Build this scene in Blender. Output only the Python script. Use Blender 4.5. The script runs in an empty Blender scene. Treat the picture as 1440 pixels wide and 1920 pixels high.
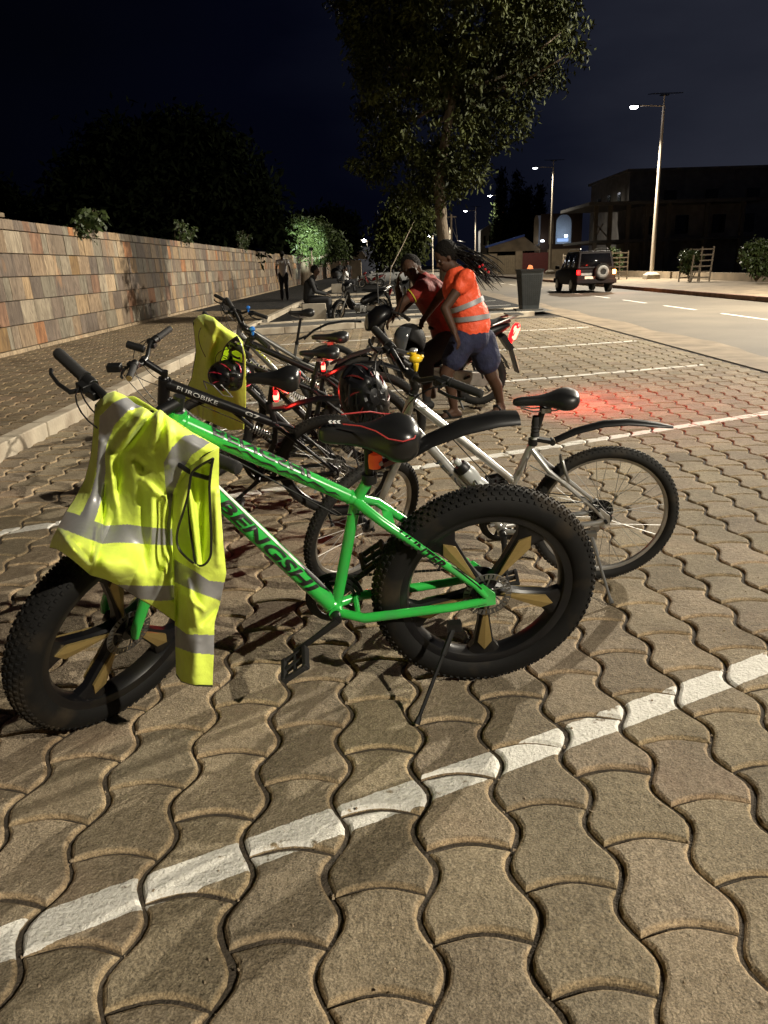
import bpy, bmesh, math, random
import numpy as np
from mathutils import Vector, Matrix
from math import sin, cos, pi, radians as R
random.seed(7); RNG = np.random.default_rng(7)
sc = bpy.context.scene
COL = sc.collection
# ------------------------------------------------------------------ camera
cd = bpy.data.cameras.new('camera'); cam = bpy.data.objects.new('camera', cd); COL.objects.link(cam); sc.camera = cam
cd.sensor_fit = 'VERTICAL'; cd.sensor_height = 36.0; cd.lens = 36.0*1450/1920
cd.clip_start = .05; cd.clip_end = 2000
CR = Matrix(((0.999543022, 0.0302193777, -0.000732422), (-0.00985808793, 0.302971903, -0.9529485), (-0.0285756073, 0.952520244, 0.303131356)))
H = 1.4
mw = CR.to_4x4(); mw.translation = (0, 0, H); cam.matrix_world = mw

def ray(u, v): return CR @ Vector(((u-720)/1450, -(v-960)/1450, -1))
def at(u, v, y):                      # the world point of a measured direction at distance y
    d = ray(u, v); return Vector((0, 0, H)) + d*(y/d.y)
def gnd(u, v, z=0.0):
    d = ray(u, v); return Vector((0, 0, H)) + d*((z-H)/d.z)

# ------------------------------------------------------------------ world (night sky)
w = bpy.data.worlds.new('World'); sc.world = w; w.use_nodes = True
nt = w.node_tree; nt.nodes.clear()
def N(nt, t, **k):
    n = nt.nodes.new(t)
    for a, b in k.items(): setattr(n, a, b)
    return n
out = N(nt, 'ShaderNodeOutputWorld'); bg = N(nt, 'ShaderNodeBackground'); nt.links.new(bg.outputs[0], out.inputs[0])
tc = N(nt, 'ShaderNodeTexCoord'); sp = N(nt, 'ShaderNodeSeparateXYZ'); nt.links.new(tc.outputs['Generated'], sp.inputs[0])
ra = N(nt, 'ShaderNodeValToRGB'); mp = N(nt, 'ShaderNodeMapRange')
mp.inputs[1].default_value = -.55; mp.inputs[2].default_value = .50
nz = N(nt, 'ShaderNodeTexNoise'); nz.inputs['Scale'].default_value = 2.2; nz.inputs['Detail'].default_value = 5
mpp = N(nt, 'ShaderNodeMapping'); mpp.inputs['Scale'].default_value = (1, 1, 3.2); nt.links.new(tc.outputs['Generated'], mpp.inputs[0]); nt.links.new(mpp.outputs[0], nz.inputs[0])
ad = N(nt, 'ShaderNodeMath', operation='MULTIPLY_ADD'); ad.inputs[1].default_value = .55; nt.links.new(nz.outputs[0], ad.inputs[0]); nt.links.new(sp.outputs[0], ad.inputs[2])
sb = N(nt, 'ShaderNodeMath', operation='SUBTRACT'); sb.inputs[1].default_value = .28; nt.links.new(ad.outputs[0], sb.inputs[0])
nt.links.new(sb.outputs[0], mp.inputs[0]); nt.links.new(mp.outputs[0], ra.inputs[0])
cr = ra.color_ramp; cr.elements[0].color = (.0006, .0009, .0020, 1); cr.elements[1].color = (.030, .033, .048, 1)
e = cr.elements.new(.45); e.color = (.0013, .0018, .0060, 1); e = cr.elements.new(.7); e.color = (.0062, .0075, .0155, 1)
nt.links.new(ra.outputs[0], bg.inputs[0]); bg.inputs[1].default_value = .8
sc.view_settings.view_transform = 'Standard'; sc.view_settings.look = 'None'; sc.view_settings.exposure = 0; sc.view_settings.gamma = 1
sc.cycles.use_denoising = True
sc.cycles.max_bounces = 5; sc.cycles.diffuse_bounces = 3; sc.cycles.glossy_bounces = 3; sc.cycles.transparent_max_bounces = 6
sc.cycles.sample_clamp_indirect = 4; sc.cycles.caustics_reflective = False; sc.cycles.caustics_refractive = False
LAMP_W = 22500.0                      # power of one street lamp head

# ------------------------------------------------------------------ mesh helpers
class MB:
    def __init__(s): s.v = []; s.f = []; s.m = []
    def add(s, vs, fs, mi=0):
        o = len(s.v); s.v += [Vector(p) for p in vs]; s.f += [tuple(o+i for i in f) for f in fs]; s.m += [mi]*len(fs); return s
    def box(s, c, size, rot=None, mi=0, taper=1.0):
        c = Vector(c); vs = []
        for z in (-.5, .5):
            k = taper if z > 0 else 1
            for x, y in ((-.5, -.5), (.5, -.5), (.5, .5), (-.5, .5)):
                p = Vector((x*k*size[0], y*k*size[1], z*size[2]))
                if rot is not None: p = rot @ p
                vs.append(c+p)
        return s.add(vs, [(3, 2, 1, 0), (4, 5, 6, 7), (0, 1, 5, 4), (1, 2, 6, 5), (2, 3, 7, 6), (3, 0, 4, 7)], mi)
    def bar(s, a, b, wd, th, mi=0, up=(0, 0, 1)):
        a = Vector(a); b = Vector(b); d = (b-a); L = d.length; d.normalize(); u = Vector(up); x = d.cross(u)
        if x.length < 1e-4: x = d.cross(Vector((0, 1, 0)))
        x.normalize(); u = x.cross(d); m = Matrix((x, d, u)).transposed()
        return s.box((a+b)/2, (wd, L, th), m, mi)
    def tube(s, pts, r, seg=10, mi=0, caps=True, flat=1.0, fl_axis=None):
        pts = [Vector(p) for p in pts]; n = len(pts)
        if not hasattr(r, '__len__'): r = [r]*n
        T = []
        for i in range(n):
            a = pts[max(i-1, 0)]; b = pts[min(i+1, n-1)]; t = (b-a); T.append(t.normalized() if t.length > 1e-9 else Vector((0, 0, 1)))
        ref = Vector(fl_axis) if fl_axis else (Vector((0, 0, 1)) if abs(T[0].z) < .9 else Vector((1, 0, 0)))
        u = ref - T[0]*ref.dot(T[0]); u.normalize(); vs = []
        for i in range(n):
            u = u - T[i]*u.dot(T[i]); u.normalize(); q = T[i].cross(u)
            for k in range(seg):
                a = 2*pi*k/seg; vs.append(pts[i] + (u*cos(a) + q*sin(a)*flat)*r[i])
        fs = [(i*seg+k, i*seg+(k+1) % seg, (i+1)*seg+(k+1) % seg, (i+1)*seg+k) for i in range(n-1) for k in range(seg)]
        if caps: fs += [tuple(range(seg-1, -1, -1)), tuple((n-1)*seg+k for k in range(seg))]
        return s.add(vs, fs, mi)
    def lathe(s, prof, c=(0, 0, 0), axis='y', seg=24, mi=0, closed=False):
        c = Vector(c); vs = []
        for r, h in prof:
            for k in range(seg):
                a = 2*pi*k/seg
                p = {'y': (r*cos(a), h, r*sin(a)), 'z': (r*cos(a), r*sin(a), h), 'x': (h, r*cos(a), r*sin(a))}[axis]
                vs.append(c+Vector(p))
        n = len(prof); rng = range(n if closed else n-1)
        fs = [(i*seg+k, i*seg+(k+1) % seg, ((i+1) % n)*seg+(k+1) % seg, ((i+1) % n)*seg+k) for i in rng for k in range(seg)]
        return s.add(vs, fs, mi)
    def prism(s, poly, a, b, mi=0, ax='y'):      # polygon in xz extruded along y (or in xy along z, or yz along x)
        f3 = {'y': lambda p, h: (p[0], h, p[1]), 'z': lambda p, h: (p[0], p[1], h), 'x': lambda p, h: (h, p[0], p[1])}[ax]
        n = len(poly); vs = [f3(p, a) for p in poly]+[f3(p, b) for p in poly]
        fs = [tuple(range(n)), tuple(range(2*n-1, n-1, -1))]+[(i, (i+1) % n, n+(i+1) % n, n+i) for i in range(n)]
        return s.add(vs, fs, mi)
    def loft(s, rings, mi=0, caps=True, closed=True):
        n = len(rings[0]); vs = [p for r in rings for p in r]; k2 = n if closed else n-1
        fs = [(i*n+k, i*n+(k+1) % n, (i+1)*n+(k+1) % n, (i+1)*n+k) for i in range(len(rings)-1) for k in range(k2)]
        if caps and closed: fs += [tuple(range(n-1, -1, -1)), tuple((len(rings)-1)*n+k for k in range(n))]
        return s.add(vs, fs, mi)
    def ball(s, c, r, seg=12, mi=0, sc=(1, 1, 1), rot=None):
        c = Vector(c); vs = []; m = seg//2
        for i in range(m+1):
            t = pi*i/m
            for k in range(seg):
                a = 2*pi*k/seg; p = Vector((r*sc[0]*sin(t)*cos(a), r*sc[1]*sin(t)*sin(a), r*sc[2]*cos(t)))
                vs.append(c+(rot @ p if rot is not None else p))
        return s.add(vs, [(i*seg+k, (i+1)*seg+k, (i+1)*seg+(k+1) % seg, i*seg+(k+1) % seg) for i in range(m) for k in range(seg)], mi)
    def cap(s, a, b, r0, r1, seg=12, mi=0):      # tapered capsule
        a = Vector(a); b = Vector(b); d = (b-a).normalized() if (b-a).length > 1e-6 else Vector((0, 0, 1)); pts = []; rs = []
        for k in range(5):
            t = pi/2*k/5; pts.append(a-d*r0*cos(t)); rs.append(max(r0*sin(t), r0*.05))
        pts.append(a); rs.append(r0); pts.append(b); rs.append(r1)
        for k in range(4, -1, -1):
            t = pi/2*k/5; pts.append(b+d*r1*cos(t)); rs.append(max(r1*sin(t), r1*.05))
        return s.tube(pts, rs, seg, mi)
    def chain(s, pts, rs, mi=0, seg=12):
        for i in range(len(pts)-1): s.cap(pts[i], pts[i+1], rs[i], rs[i+1], seg, mi)
        return s
    def xf(s, fn): s.v = [Vector(fn(p)) for p in s.v]; return s
    def build(s, name, mats, parent=None, bevel=0, sharp=35, smooth=True, solid=0, remesh=0, col=None):
        me = bpy.data.meshes.new(name); me.from_pydata([tuple(p) for p in s.v], [], s.f)
        if not isinstance(mats, (list, tuple)): mats = [mats]
        for m in mats: me.materials.append(m)
        me.polygons.foreach_set('material_index', s.m)
        if smooth:
            me.polygons.foreach_set('use_smooth', [True]*len(s.f))
            if not remesh: me.set_sharp_from_angle(angle=R(sharp))
        me.update()
        bm = bmesh.new(); bm.from_mesh(me); bmesh.ops.recalc_face_normals(bm, faces=bm.faces); bm.to_mesh(me); bm.free()
        o = bpy.data.objects.new(name, me); COL.objects.link(o)
        if parent: o.parent = parent
        if remesh:
            mo = o.modifiers.new('remesh', 'REMESH'); mo.mode = 'VOXEL'; mo.voxel_size = remesh; mo.use_smooth_shade = True
            mo = o.modifiers.new('smooth', 'SMOOTH'); mo.factor = .5; mo.iterations = 4
        if solid: mo = o.modifiers.new('solid', 'SOLIDIFY'); mo.thickness = solid; mo.offset = 0
        if bevel:
            mo = o.modifiers.new('bevel', 'BEVEL'); mo.width = bevel; mo.segments = 2; mo.limit_method = 'ANGLE'; mo.angle_limit = R(40)
        return o
def tag(o, label, cat=None, group=None, kind=None):
    o['label'] = label
    if cat: o['category'] = cat
    if group: o['group'] = group
    if kind: o['kind'] = kind
    return o
def empty(name, label, cat, loc=(0, 0, 0), rz=0, group=None, M=None):
    o = bpy.data.objects.new(name, None); COL.objects.link(o); o.empty_display_size = .2
    if M is not None: o.matrix_world = M
    else: o.location = loc; o.rotation_euler = (0, 0, rz)
    return tag(o, label, cat, group)
def copy_tree(o, parent=None):
    c = o.copy(); COL.objects.link(c)
    if parent: c.parent = parent
    for ch in [x for x in bpy.data.objects if x.parent == o]: copy_tree(ch, c)
    return c
def struct(o): o['kind'] = 'structure'; return o

# ------------------------------------------------------------------ materials
def mat(name, c, rough=.6, metal=0, var=.15, scale=8, bump=0, bscale=60, c2=None, emit=None, est=0, spec=.5, coat=0, stretch=None, dirt=None, dscale=5, attr=None, sheen=0, bdist=.01, det=4):
    m = bpy.data.materials.new(name); m.use_nodes = True; nt = m.node_tree; b = nt.nodes['Principled BSDF']
    b.inputs['Roughness'].default_value = rough; b.inputs['Metallic'].default_value = metal; b.inputs['Specular IOR Level'].default_value = spec
    b.inputs['Coat Weight'].default_value = coat; b.inputs['Sheen Weight'].default_value = sheen
    tc = N(nt, 'ShaderNodeTexCoord'); src = tc.outputs['Object']
    if stretch:
        mp = N(nt, 'ShaderNodeMapping'); mp.inputs['Scale'].default_value = stretch; nt.links.new(src, mp.inputs[0]); src = mp.outputs[0]
    nz = N(nt, 'ShaderNodeTexNoise'); nz.inputs['Scale'].default_value = scale; nz.inputs['Detail'].default_value = det; nt.links.new(src, nz.inputs[0])
    rp = N(nt, 'ShaderNodeValToRGB'); nt.links.new(nz.outputs[0], rp.inputs[0])
    c = tuple(c); a = tuple(max(0, x*(1-var)) for x in c); d = c2 if c2 else tuple(x*(1+var) for x in c)
    rp.color_ramp.elements[0].position = .3; rp.color_ramp.elements[1].position = .7
    rp.color_ramp.elements[0].color = a+(1,); rp.color_ramp.elements[1].color = tuple(d)+(1,)
    colout = rp.outputs[0]
    if attr:
        at_ = N(nt, 'ShaderNodeAttribute', attribute_name=attr); mx = N(nt, 'ShaderNodeMix', data_type='RGBA', blend_type='MULTIPLY'); mx.inputs[0].default_value = 1
        nt.links.new(colout, mx.inputs[6]); nt.links.new(at_.outputs['Color'], mx.inputs[7]); colout = mx.outputs[2]
    if dirt:
        n2 = N(nt, 'ShaderNodeTexNoise'); n2.inputs['Scale'].default_value = dscale; n2.inputs['Detail'].default_value = 8; nt.links.new(tc.outputs['Object'], n2.inputs[0])
        r2 = N(nt, 'ShaderNodeMapRange'); r2.inputs[1].default_value = .48; r2.inputs[2].default_value = .68; nt.links.new(n2.outputs[0], r2.inputs[0])
        mx = N(nt, 'ShaderNodeMix', data_type='RGBA'); nt.links.new(r2.outputs[0], mx.inputs[0]); nt.links.new(colout, mx.inputs[6]); mx.inputs[7].default_value = tuple(dirt)+(1,); colout = mx.outputs[2]
    nt.links.new(colout, b.inputs['Base Color'])
    if bump:
        n3 = N(nt, 'ShaderNodeTexNoise'); n3.inputs['Scale'].default_value = bscale; n3.inputs['Detail'].default_value = 5; nt.links.new(src, n3.inputs[0])
        bp = N(nt, 'ShaderNodeBump'); bp.inputs['Strength'].default_value = bump; bp.inputs['Distance'].default_value = bdist; nt.links.new(n3.outputs[0], bp.inputs['Height']); nt.links.new(bp.outputs[0], b.inputs['Normal'])
    if emit: b.inputs['Emission Color'].default_value = tuple(emit)+(1,); b.inputs['Emission Strength'].default_value = est
    return m
M = {}
M['black'] = mat('black_plastic', (.008, .008, .008), .42, var=.3, spec=.35)
M['blackmatte'] = mat('black_rubber', (.011, .0105, .010), .75, var=.3, bump=.2, bscale=200, bdist=.002)
M['blackpaint'] = mat('black_gloss_paint', (.004, .004, .005), .36, coat=.08, spec=.28, dirt=(.010, .009, .007), dscale=7)
M['tyre'] = mat('tyre_rubber', (.009, .0085, .0075), .75, spec=.3, var=.35, dirt=(.026, .021, .015), dscale=9, bump=.25, bscale=90, bdist=.003)
M['fattyre'] = mat('dusty_fat_tyre', (.0055, .0053, .005), .75, spec=.2, var=.3, dirt=(.030, .0225, .014), dscale=6, bump=.25, bscale=80, bdist=.003)
M['silver'] = mat('silver_paint', (.50, .50, .49), .3, metal=.75, var=.1, dirt=(.33, .31, .27), dscale=10)
M['steel'] = mat('steel', (.30, .295, .28), .38, metal=.9, var=.2)
M['rotor'] = mat('dull_rotor_steel', (.16, .155, .145), .45, metal=.8, var=.3)
M['rimsilver'] = mat('dull_alloy_rim', (.36, .35, .33), .42, metal=.8, var=.2, dirt=(.22, .19, .15))
M['green'] = mat('green_enamel', (.028, .40, .058), .25, coat=.5, var=.06, dirt=(.045, .30, .07), dscale=14)
M['gold'] = mat('gold_blade', (.31, .225, .085), .38, metal=.55, var=.08, scale=60, stretch=(1, 1, 6))
M['decal'] = mat('black_decal', (.008, .009, .008), .4)
M['white'] = mat('white_decal', (.6, .6, .58), .4)
M['yellowdecal'] = mat('yellow_decal', (.55, .55, .04), .4)
M['reddecal'] = mat('red_trim', (.35, .03, .03), .45)
M['orangeband'] = mat('orange_band', (.7, .12, .03), .5, emit=(1, .08, .02), est=.12)
M['redglow'] = mat('red_tail_light', (.6, .01, .01), .3, emit=(1, .006, .008), est=5, var=.05)
M['redhot'] = mat('red_tail_light_core', (.8, .1, .05), .3, emit=(1, .16, .10), est=7, var=.05)
M['redplastic'] = mat('red_plastic', (.30, .006, .006), .2, coat=.5)
M['darkred'] = mat('dark_red_plastic', (.12, .012, .012), .25, coat=.4)
M['hiviz'] = mat('yellow_hiviz_cloth', (.76, .92, .11), .62, var=.05, scale=30, bump=.55, bscale=26, bdist=.009, sheen=.1, det=2)
M['retro'] = mat('grey_reflective_tape', (.33, .33, .335), .42, metal=.3, var=.07, scale=50, bump=.25, bscale=500, bdist=.0008)
M['concrete'] = mat('concrete', (.34, .30, .235), .85, var=.14, scale=5, bump=.4, bscale=40, dirt=(.20, .165, .12), dscale=2.5)
M['kerb'] = mat('kerb_concrete', (.40, .345, .26), .85, var=.14, scale=5, bump=.5, bscale=30, dirt=(.21, .165, .115), dscale=2.5)
M['kerbdark'] = mat('red_stained_kerb', (.17, .10, .07), .85, var=.3, scale=3, bump=.4)
M['asphalt'] = mat('asphalt', (.100, .083, .061), .85, var=.12, scale=.35, bump=.5, bscale=180, bdist=.006, dirt=(.128, .106, .076), dscale=.35)
M['roadpaint'] = mat('road_paint', (.62, .58, .50), .7, var=.15, scale=6, dirt=(.3, .26, .2), dscale=4)
M['sand'] = mat('sandy_gutter', (.165, .125, .080), .9, var=.3, scale=2.5, bump=.5, bscale=60, dirt=(.235, .18, .115), dscale=1.6)
M['dirt'] = mat('dry_earth', (.10, .078, .055), .95, var=.3, scale=1.2, bump=.6, bscale=20)
M['jointdirt'] = mat('joint_dirt', (.055, .042, .028), .95, var=.4, scale=40, bump=.8, bscale=150)
M['gravel'] = mat('dark_gravel', (.10, .095, .085), .9, var=.5, scale=40, bump=1, bscale=60, bdist=.03)
M['pole'] = mat('galvanised_pole', (.55, .48, .38), .5, metal=.2, var=.1)
M['panel'] = mat('solar_panel', (.01, .012, .02), .15)
M['lens'] = mat('led_lens', (.9, .9, .9), .3, emit=(.93, .93, 1.0), est=55, var=.01)
M['lensdim'] = mat('dim_led_lens', (.9, .9, .9), .3, emit=(.85, .9, 1.0), est=5, var=.01)
M['bark'] = mat('bark', (.10, .075, .05), .9, var=.3, scale=10, bump=.8, bscale=25, stretch=(1, 1, .3), bdist=.03)
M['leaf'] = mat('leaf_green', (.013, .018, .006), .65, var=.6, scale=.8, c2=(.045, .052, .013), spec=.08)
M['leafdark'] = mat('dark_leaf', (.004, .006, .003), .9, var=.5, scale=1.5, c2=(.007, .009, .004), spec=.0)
M['leafivy'] = mat('broad_leaf', (.028, .046, .012), .5, var=.5, scale=6, c2=(.055, .078, .022), spec=.3)
M['skin'] = mat('brown_skin', (.060, .031, .019), .6, var=.12, scale=6, spec=.25)
M['hair'] = mat('black_hair', (.006, .005, .004), .85, spec=.15, bump=1, bscale=60, bdist=.02)
M['shorts'] = mat('navy_cloth', (.010, .013, .040), .85, var=.3, scale=9, bump=.8, bscale=14, bdist=.03)
M['orange'] = mat('orange_hiviz', (.80, .095, .032), .6, var=.10, scale=8, bump=.8, bscale=14, bdist=.03)
M['redshirt'] = mat('dark_red_shirt', (.22, .020, .014), .75, var=.2, scale=12, bump=.8, bscale=15, bdist=.03)
M['pants'] = mat('dark_trousers', (.012, .012, .014), .8, var=.3)
M['greyshirt'] = mat('charcoal_shirt', (.006, .0065, .007), .85, var=.2)
M['whiteshirt'] = mat('off_white_shirt', (.72, .71, .70), .85, var=.08)
M['carpaint'] = mat('dark_car_paint', (.009, .0065, .0065), .6, spec=.12)
M['carwhite'] = mat('pale_car_paint', (.36, .36, .35), .3, coat=.5)
M['glass'] = mat('dark_glass', (.004, .004, .005), .15, spec=.25)
M['amber'] = mat('amber_lamp', (.9, .4, .05), .3, emit=(1, .42, .10), est=11)
M['plate'] = mat('number_plate', (.62, .55, .42), .5)
M['binmetal'] = mat('grey_perforated_metal', (.055, .062, .065), .55, metal=.4, var=.15)
M['wood'] = mat('weathered_slat', (.20, .16, .115), .8, var=.25, scale=12)
M['wallold'] = mat('dark_render', (.15, .14, .13), .95, var=.25, scale=1.5)
M['walltan'] = mat('tan_render', (.26, .20, .13), .9, var=.25, scale=1.2, bump=.3)
M['gateyellow'] = mat('tan_metal_gate', (.30, .235, .145), .6, var=.2)
M['gatered'] = mat('oxide_red_gate', (.13, .028, .024), .6, var=.2)
M['bluetrim'] = mat('blue_roof_edge', (.03, .09, .42), .5)
M['orangecone'] = mat('orange_bollard', (.62, .17, .06), .6)
M['blue'] = mat('bright_blue', (.02, .16, .55), .35)
M['yellow'] = mat('yellow_toy', (.75, .50, .02), .35)
M['clear'] = mat('smoky_bottle', (.34, .35, .34), .3, var=.05)
M['fork'] = mat('cream_metal', (.42, .36, .28), .35, metal=.5)
M['visor'] = mat('smoked_visor', (.06, .065, .07), .12, spec=.7)
M['eyes'] = mat('eye_white', (.20, .18, .16), .4)
# ------------------------------------------------------------------ street lamps (the only light here)
def street_lamp(x, y, label, power=1.0, h=9.9, dim=False, arm=1.5, tilt=0):
    t = empty('street_lamp', label, 'street lamp', (x, y, .13), group='solar street lamps along the road')
    m = MB(); m.loft([[Vector((sx*a, sy*a, z)) for sx, sy in ((-1, -1), (1, -1), (1, 1), (-1, 1))] for a, z in ((.42, 0), (.42, .26), (.22, .42))]); m.build('footing', M['concrete'], t, bevel=.02)
    m = MB(); m.tube([(0, 0, .4), (0, 0, 3.5), (0, 0, 7), (0, 0, h)], [.13, .115, .095, .075], 14); m.tube([(0, 0, h-.3), (0, 0, h+.55)], .035, 8); m.build('pole', M['pole'], t)
    m = MB(); m.bar((0, 0, h-.05), (-arm, 0, h+.03), .05, .05); m.build('arm', M['pole'], t)
    m = MB(); m.box((-arm-.25, 0, h+.02), (.62, .26, .09), taper=.8); hd = m.build('lamp_head', M['black'], t, bevel=.015)
    m = MB(); m.loft([[Vector((-arm-.27+a_*cos(q_), a_*.7*sin(q_), h+z_)) for q_ in np.linspace(0, 2*pi, 14, endpoint=False)] for a_, z_ in ((.24, -.02), (.25, -.06), (.20, -.12), (.08, -.16))]); m.build('lens', M['lensdim' if dim else 'lens'], hd)
    m = MB(); m.box((.05, 0, h+.62), (1.75, 1.0, .045), Matrix.Rotation(R(8), 3, 'X')); m.box((0, 0, h+.54), (.5, .3, .04)); m.build('solar_panel', M['panel'], t)
    if power:
        ld = bpy.data.lights.new('lamp_light', 'SPOT'); ld.energy = LAMP_W*power; ld.spot_size = R(164); ld.spot_blend = .55; ld.shadow_soft_size = .11; ld.color = (1.0, .91, .75)
        lo = bpy.data.objects.new('lamp_light', ld); COL.objects.link(lo); lo.parent = t; lo.location = (-arm-.27, 0, h-.24); lo.rotation_euler = (0, R(tilt), 0)
        lo['kind'] = 'helper'
    return t
LX = 17.4
street_lamp(LX, 51.0, 'tall grey street lamp shining brightly, nearest one right of the dark car', 1.05, tilt=36)
street_lamp(LX, 81.0, 'dim street lamp whose weak head barely glows, standing left of the dark car', .12, dim=True)
street_lamp(LX, 112.0, 'bright street lamp in front of the tan gate and the dark cypresses', 1.0, tilt=36)
street_lamp(LX, 142.0, 'bright distant street lamp between the tree trunk and the tan gate', .8, tilt=36)
street_lamp(LX, 190.0, 'farthest small street lamp just right of the tree trunk', .3)
street_lamp(17.4, 20.0, 'street lamp on the far pavement outside the right edge of the picture', 1.6, tilt=25)
street_lamp(12.6, -8.5, 'street lamp behind the camera on the road side', .85, h=10.4, arm=1.2, tilt=25)
def far_lamp(u, v, y, base_v, label):
    p = at(u, v, y); t = empty('lamp_post', label, 'lamp post', (p.x, p.y, 0), group='small far lamps at the end of the street')
    m = MB(); m.tube([(0, 0, 0), (0, 0, p.z)], .09, 8); m.tube([(0, 0, p.z-.05), (-.5, 0, p.z+.05)], .05, 6); m.build('pole', M['pole'], t)
    m = MB(); m.ball((-.55, 0, p.z), .26, 8); m.build('lamp_head', M['lens'], t)
    return t
far_lamp(677, 447, 150, 500, 'left one of two bright white lamps above the blue building')
far_lamp(688, 451, 150, 500, 'right one of two bright white lamps above the blue building')
far_lamp(811, 441, 120, 500, 'thin white lit post with a glowing head left of the tree trunk')
far_lamp(663, 441, 170, 500, 'tiny high white lamp beside the dark tree at the end of the street')
far_lamp(661, 458, 160, 500, 'tiny low white lamp under the dark tree edge')

# ------------------------------------------------------------------ paving
def paving_material(name, base, lines):
    m = bpy.data.materials.new(name); m.use_nodes = True; nt = m.node_tree; b = nt.nodes['Principled BSDF']; L = nt.links.new
    b.inputs['Roughness'].default_value = .86; b.inputs['Specular IOR Level'].default_value = .3
    tc = N(nt, 'ShaderNodeTexCoord'); g = N(nt, 'ShaderNodeNewGeometry')
    def noise(s, d=5, r=.55):
        n = N(nt, 'ShaderNodeTexNoise'); n.inputs['Scale'].default_value = s; n.inputs['Detail'].default_value = d; n.inputs['Roughness'].default_value = r; L(tc.outputs['Object'], n.inputs[0]); return n.outputs[0]
    def ramp(src, a, b_, c0, c1):
        r = N(nt, 'ShaderNodeValToRGB'); L(src, r.inputs[0]); r.color_ramp.elements[0].position = a; r.color_ramp.elements[1].position = b_
        r.color_ramp.elements[0].color = c0+(1,); r.color_ramp.elements[1].color = c1+(1,); return r.outputs[0]
    def mix(bt, f, a, c):
        x = N(nt, 'ShaderNodeMix', data_type='RGBA', blend_type=bt)
        if isinstance(f, float): x.inputs[0].default_value = f
        else: L(f, x.inputs[0])
        for i, q in ((6, a), (7, c)):
            if isinstance(q, tuple): x.inputs[i].default_value = q+(1,)
            else: L(q, x.inputs[i])
        return x.outputs[2]
    def mth(op, a, b_, c=None):
        x = N(nt, 'ShaderNodeMath', operation=op)
        for i, q in enumerate((a, b_, c)):
            if q is None: continue
            if isinstance(q, (int, float)): x.inputs[i].default_value = q
            else: L(q, x.inputs[i])
        return x.outputs[0]
    fine = noise(190, 4, .7); mid = noise(38, 6, .65); big = noise(3.5, 6); spot = noise(110, 2)
    c = ramp(big, .3, .7, tuple(x*.80 for x in base), tuple(x*1.15 for x in base))
    c = mix('MULTIPLY', .9, c, ramp(fine, .34, .66, (.38, .38, .38), (1.5, 1.48, 1.42)))
    c = mix('MULTIPLY', .6, c, ramp(mid, .38, .62, (.66, .63, .58), (1.2, 1.2, 1.2)))
    c = mix('MULTIPLY', .8, c, ramp(spot, .24, .30, (.30, .28, .25), (1, 1, 1)))
    red = N(nt, 'ShaderNodeMapRange'); L(noise(1.7, 4), red.inputs[0]); red.inputs[1].default_value = .58; red.inputs[2].default_value = .72
    c = mix('MIX', mth('MULTIPLY', red.outputs[0], .35), c, (.21, .135, .088))
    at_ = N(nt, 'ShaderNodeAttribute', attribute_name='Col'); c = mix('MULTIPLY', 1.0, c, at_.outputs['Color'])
    st = N(nt, 'ShaderNodeMapRange'); L(noise(1.15, 7, .62), st.inputs[0]); st.inputs[1].default_value = .53; st.inputs[2].default_value = .68
    c = mix('MULTIPLY', mth('MULTIPLY', st.outputs[0], .6), c, (.52, .48, .43))
    sd = N(nt, 'ShaderNodeMapRange'); L(noise(5.5, 9, .7), sd.inputs[0]); sd.inputs[1].default_value = .56; sd.inputs[2].default_value = .70
    c = mix('MIX', mth('MULTIPLY', sd.outputs[0], .38), c, (.34, .27, .18))
    if lines:
        sp = N(nt, 'ShaderNodeSeparateXYZ'); L(tc.outputs['Object'], sp.inputs[0]); X, Y = sp.outputs[0], sp.outputs[1]
        wob = mth('MULTIPLY_ADD', noise(30, 4), .016, -.008); tot = None
        for (s, k, hw, x0, x1) in lines:
            d = mth('SUBTRACT', Y, mth('MULTIPLY_ADD', X, s, k)); d = mth('MULTIPLY', mth('ABSOLUTE', mth('ADD', d, wob), 0), cos(math.atan(s)))
            mk = mth('LESS_THAN', d, hw); mk = mth('MULTIPLY', mk, mth('MULTIPLY', mth('GREATER_THAN', X, x0), mth('LESS_THAN', X, x1)))
            tot = mk if tot is None else mth('MAXIMUM', tot, mk)
        wear = N(nt, 'ShaderNodeMapRange'); L(noise(9, 9, .7), wear.inputs[0]); wear.inputs[1].default_value = .36; wear.inputs[2].default_value = .41
        wear2 = N(nt, 'ShaderNodeMapRange'); L(noise(120, 3, .7), wear2.inputs[0]); wear2.inputs[1].default_value = .32; wear2.inputs[2].default_value = .46; wear2.inputs[3].default_value = .5
        sn = N(nt, 'ShaderNodeSeparateXYZ'); L(g.outputs['Normal'], sn.inputs[0]); flat = mth('GREATER_THAN', sn.outputs[2], .35)
        f = mth('MULTIPLY', mth('MULTIPLY', tot, mth('MULTIPLY', wear.outputs[0], wear2.outputs[0])), mth('MULTIPLY', flat, .93))
        c = mix('MIX', f, c, mix('MULTIPLY', .5, (.76, .74, .68), ramp(mid, .3, .7, (.7, .68, .64), (1.05, 1.05, 1.05))))
    L(c, b.inputs['Base Color'])
    hgt = mth('ADD', mth('MULTIPLY', fine, .35), mth('ADD', mid, mth('MULTIPLY', noise(90, 4), .6)))
    bp = N(nt, 'ShaderNodeBump'); bp.inputs['Strength'].default_value = 1.0; bp.inputs['Distance'].default_value = .0075; L(hgt, bp.inputs['Height']); L(bp.outputs[0], b.inputs['Normal'])
    return m
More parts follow.
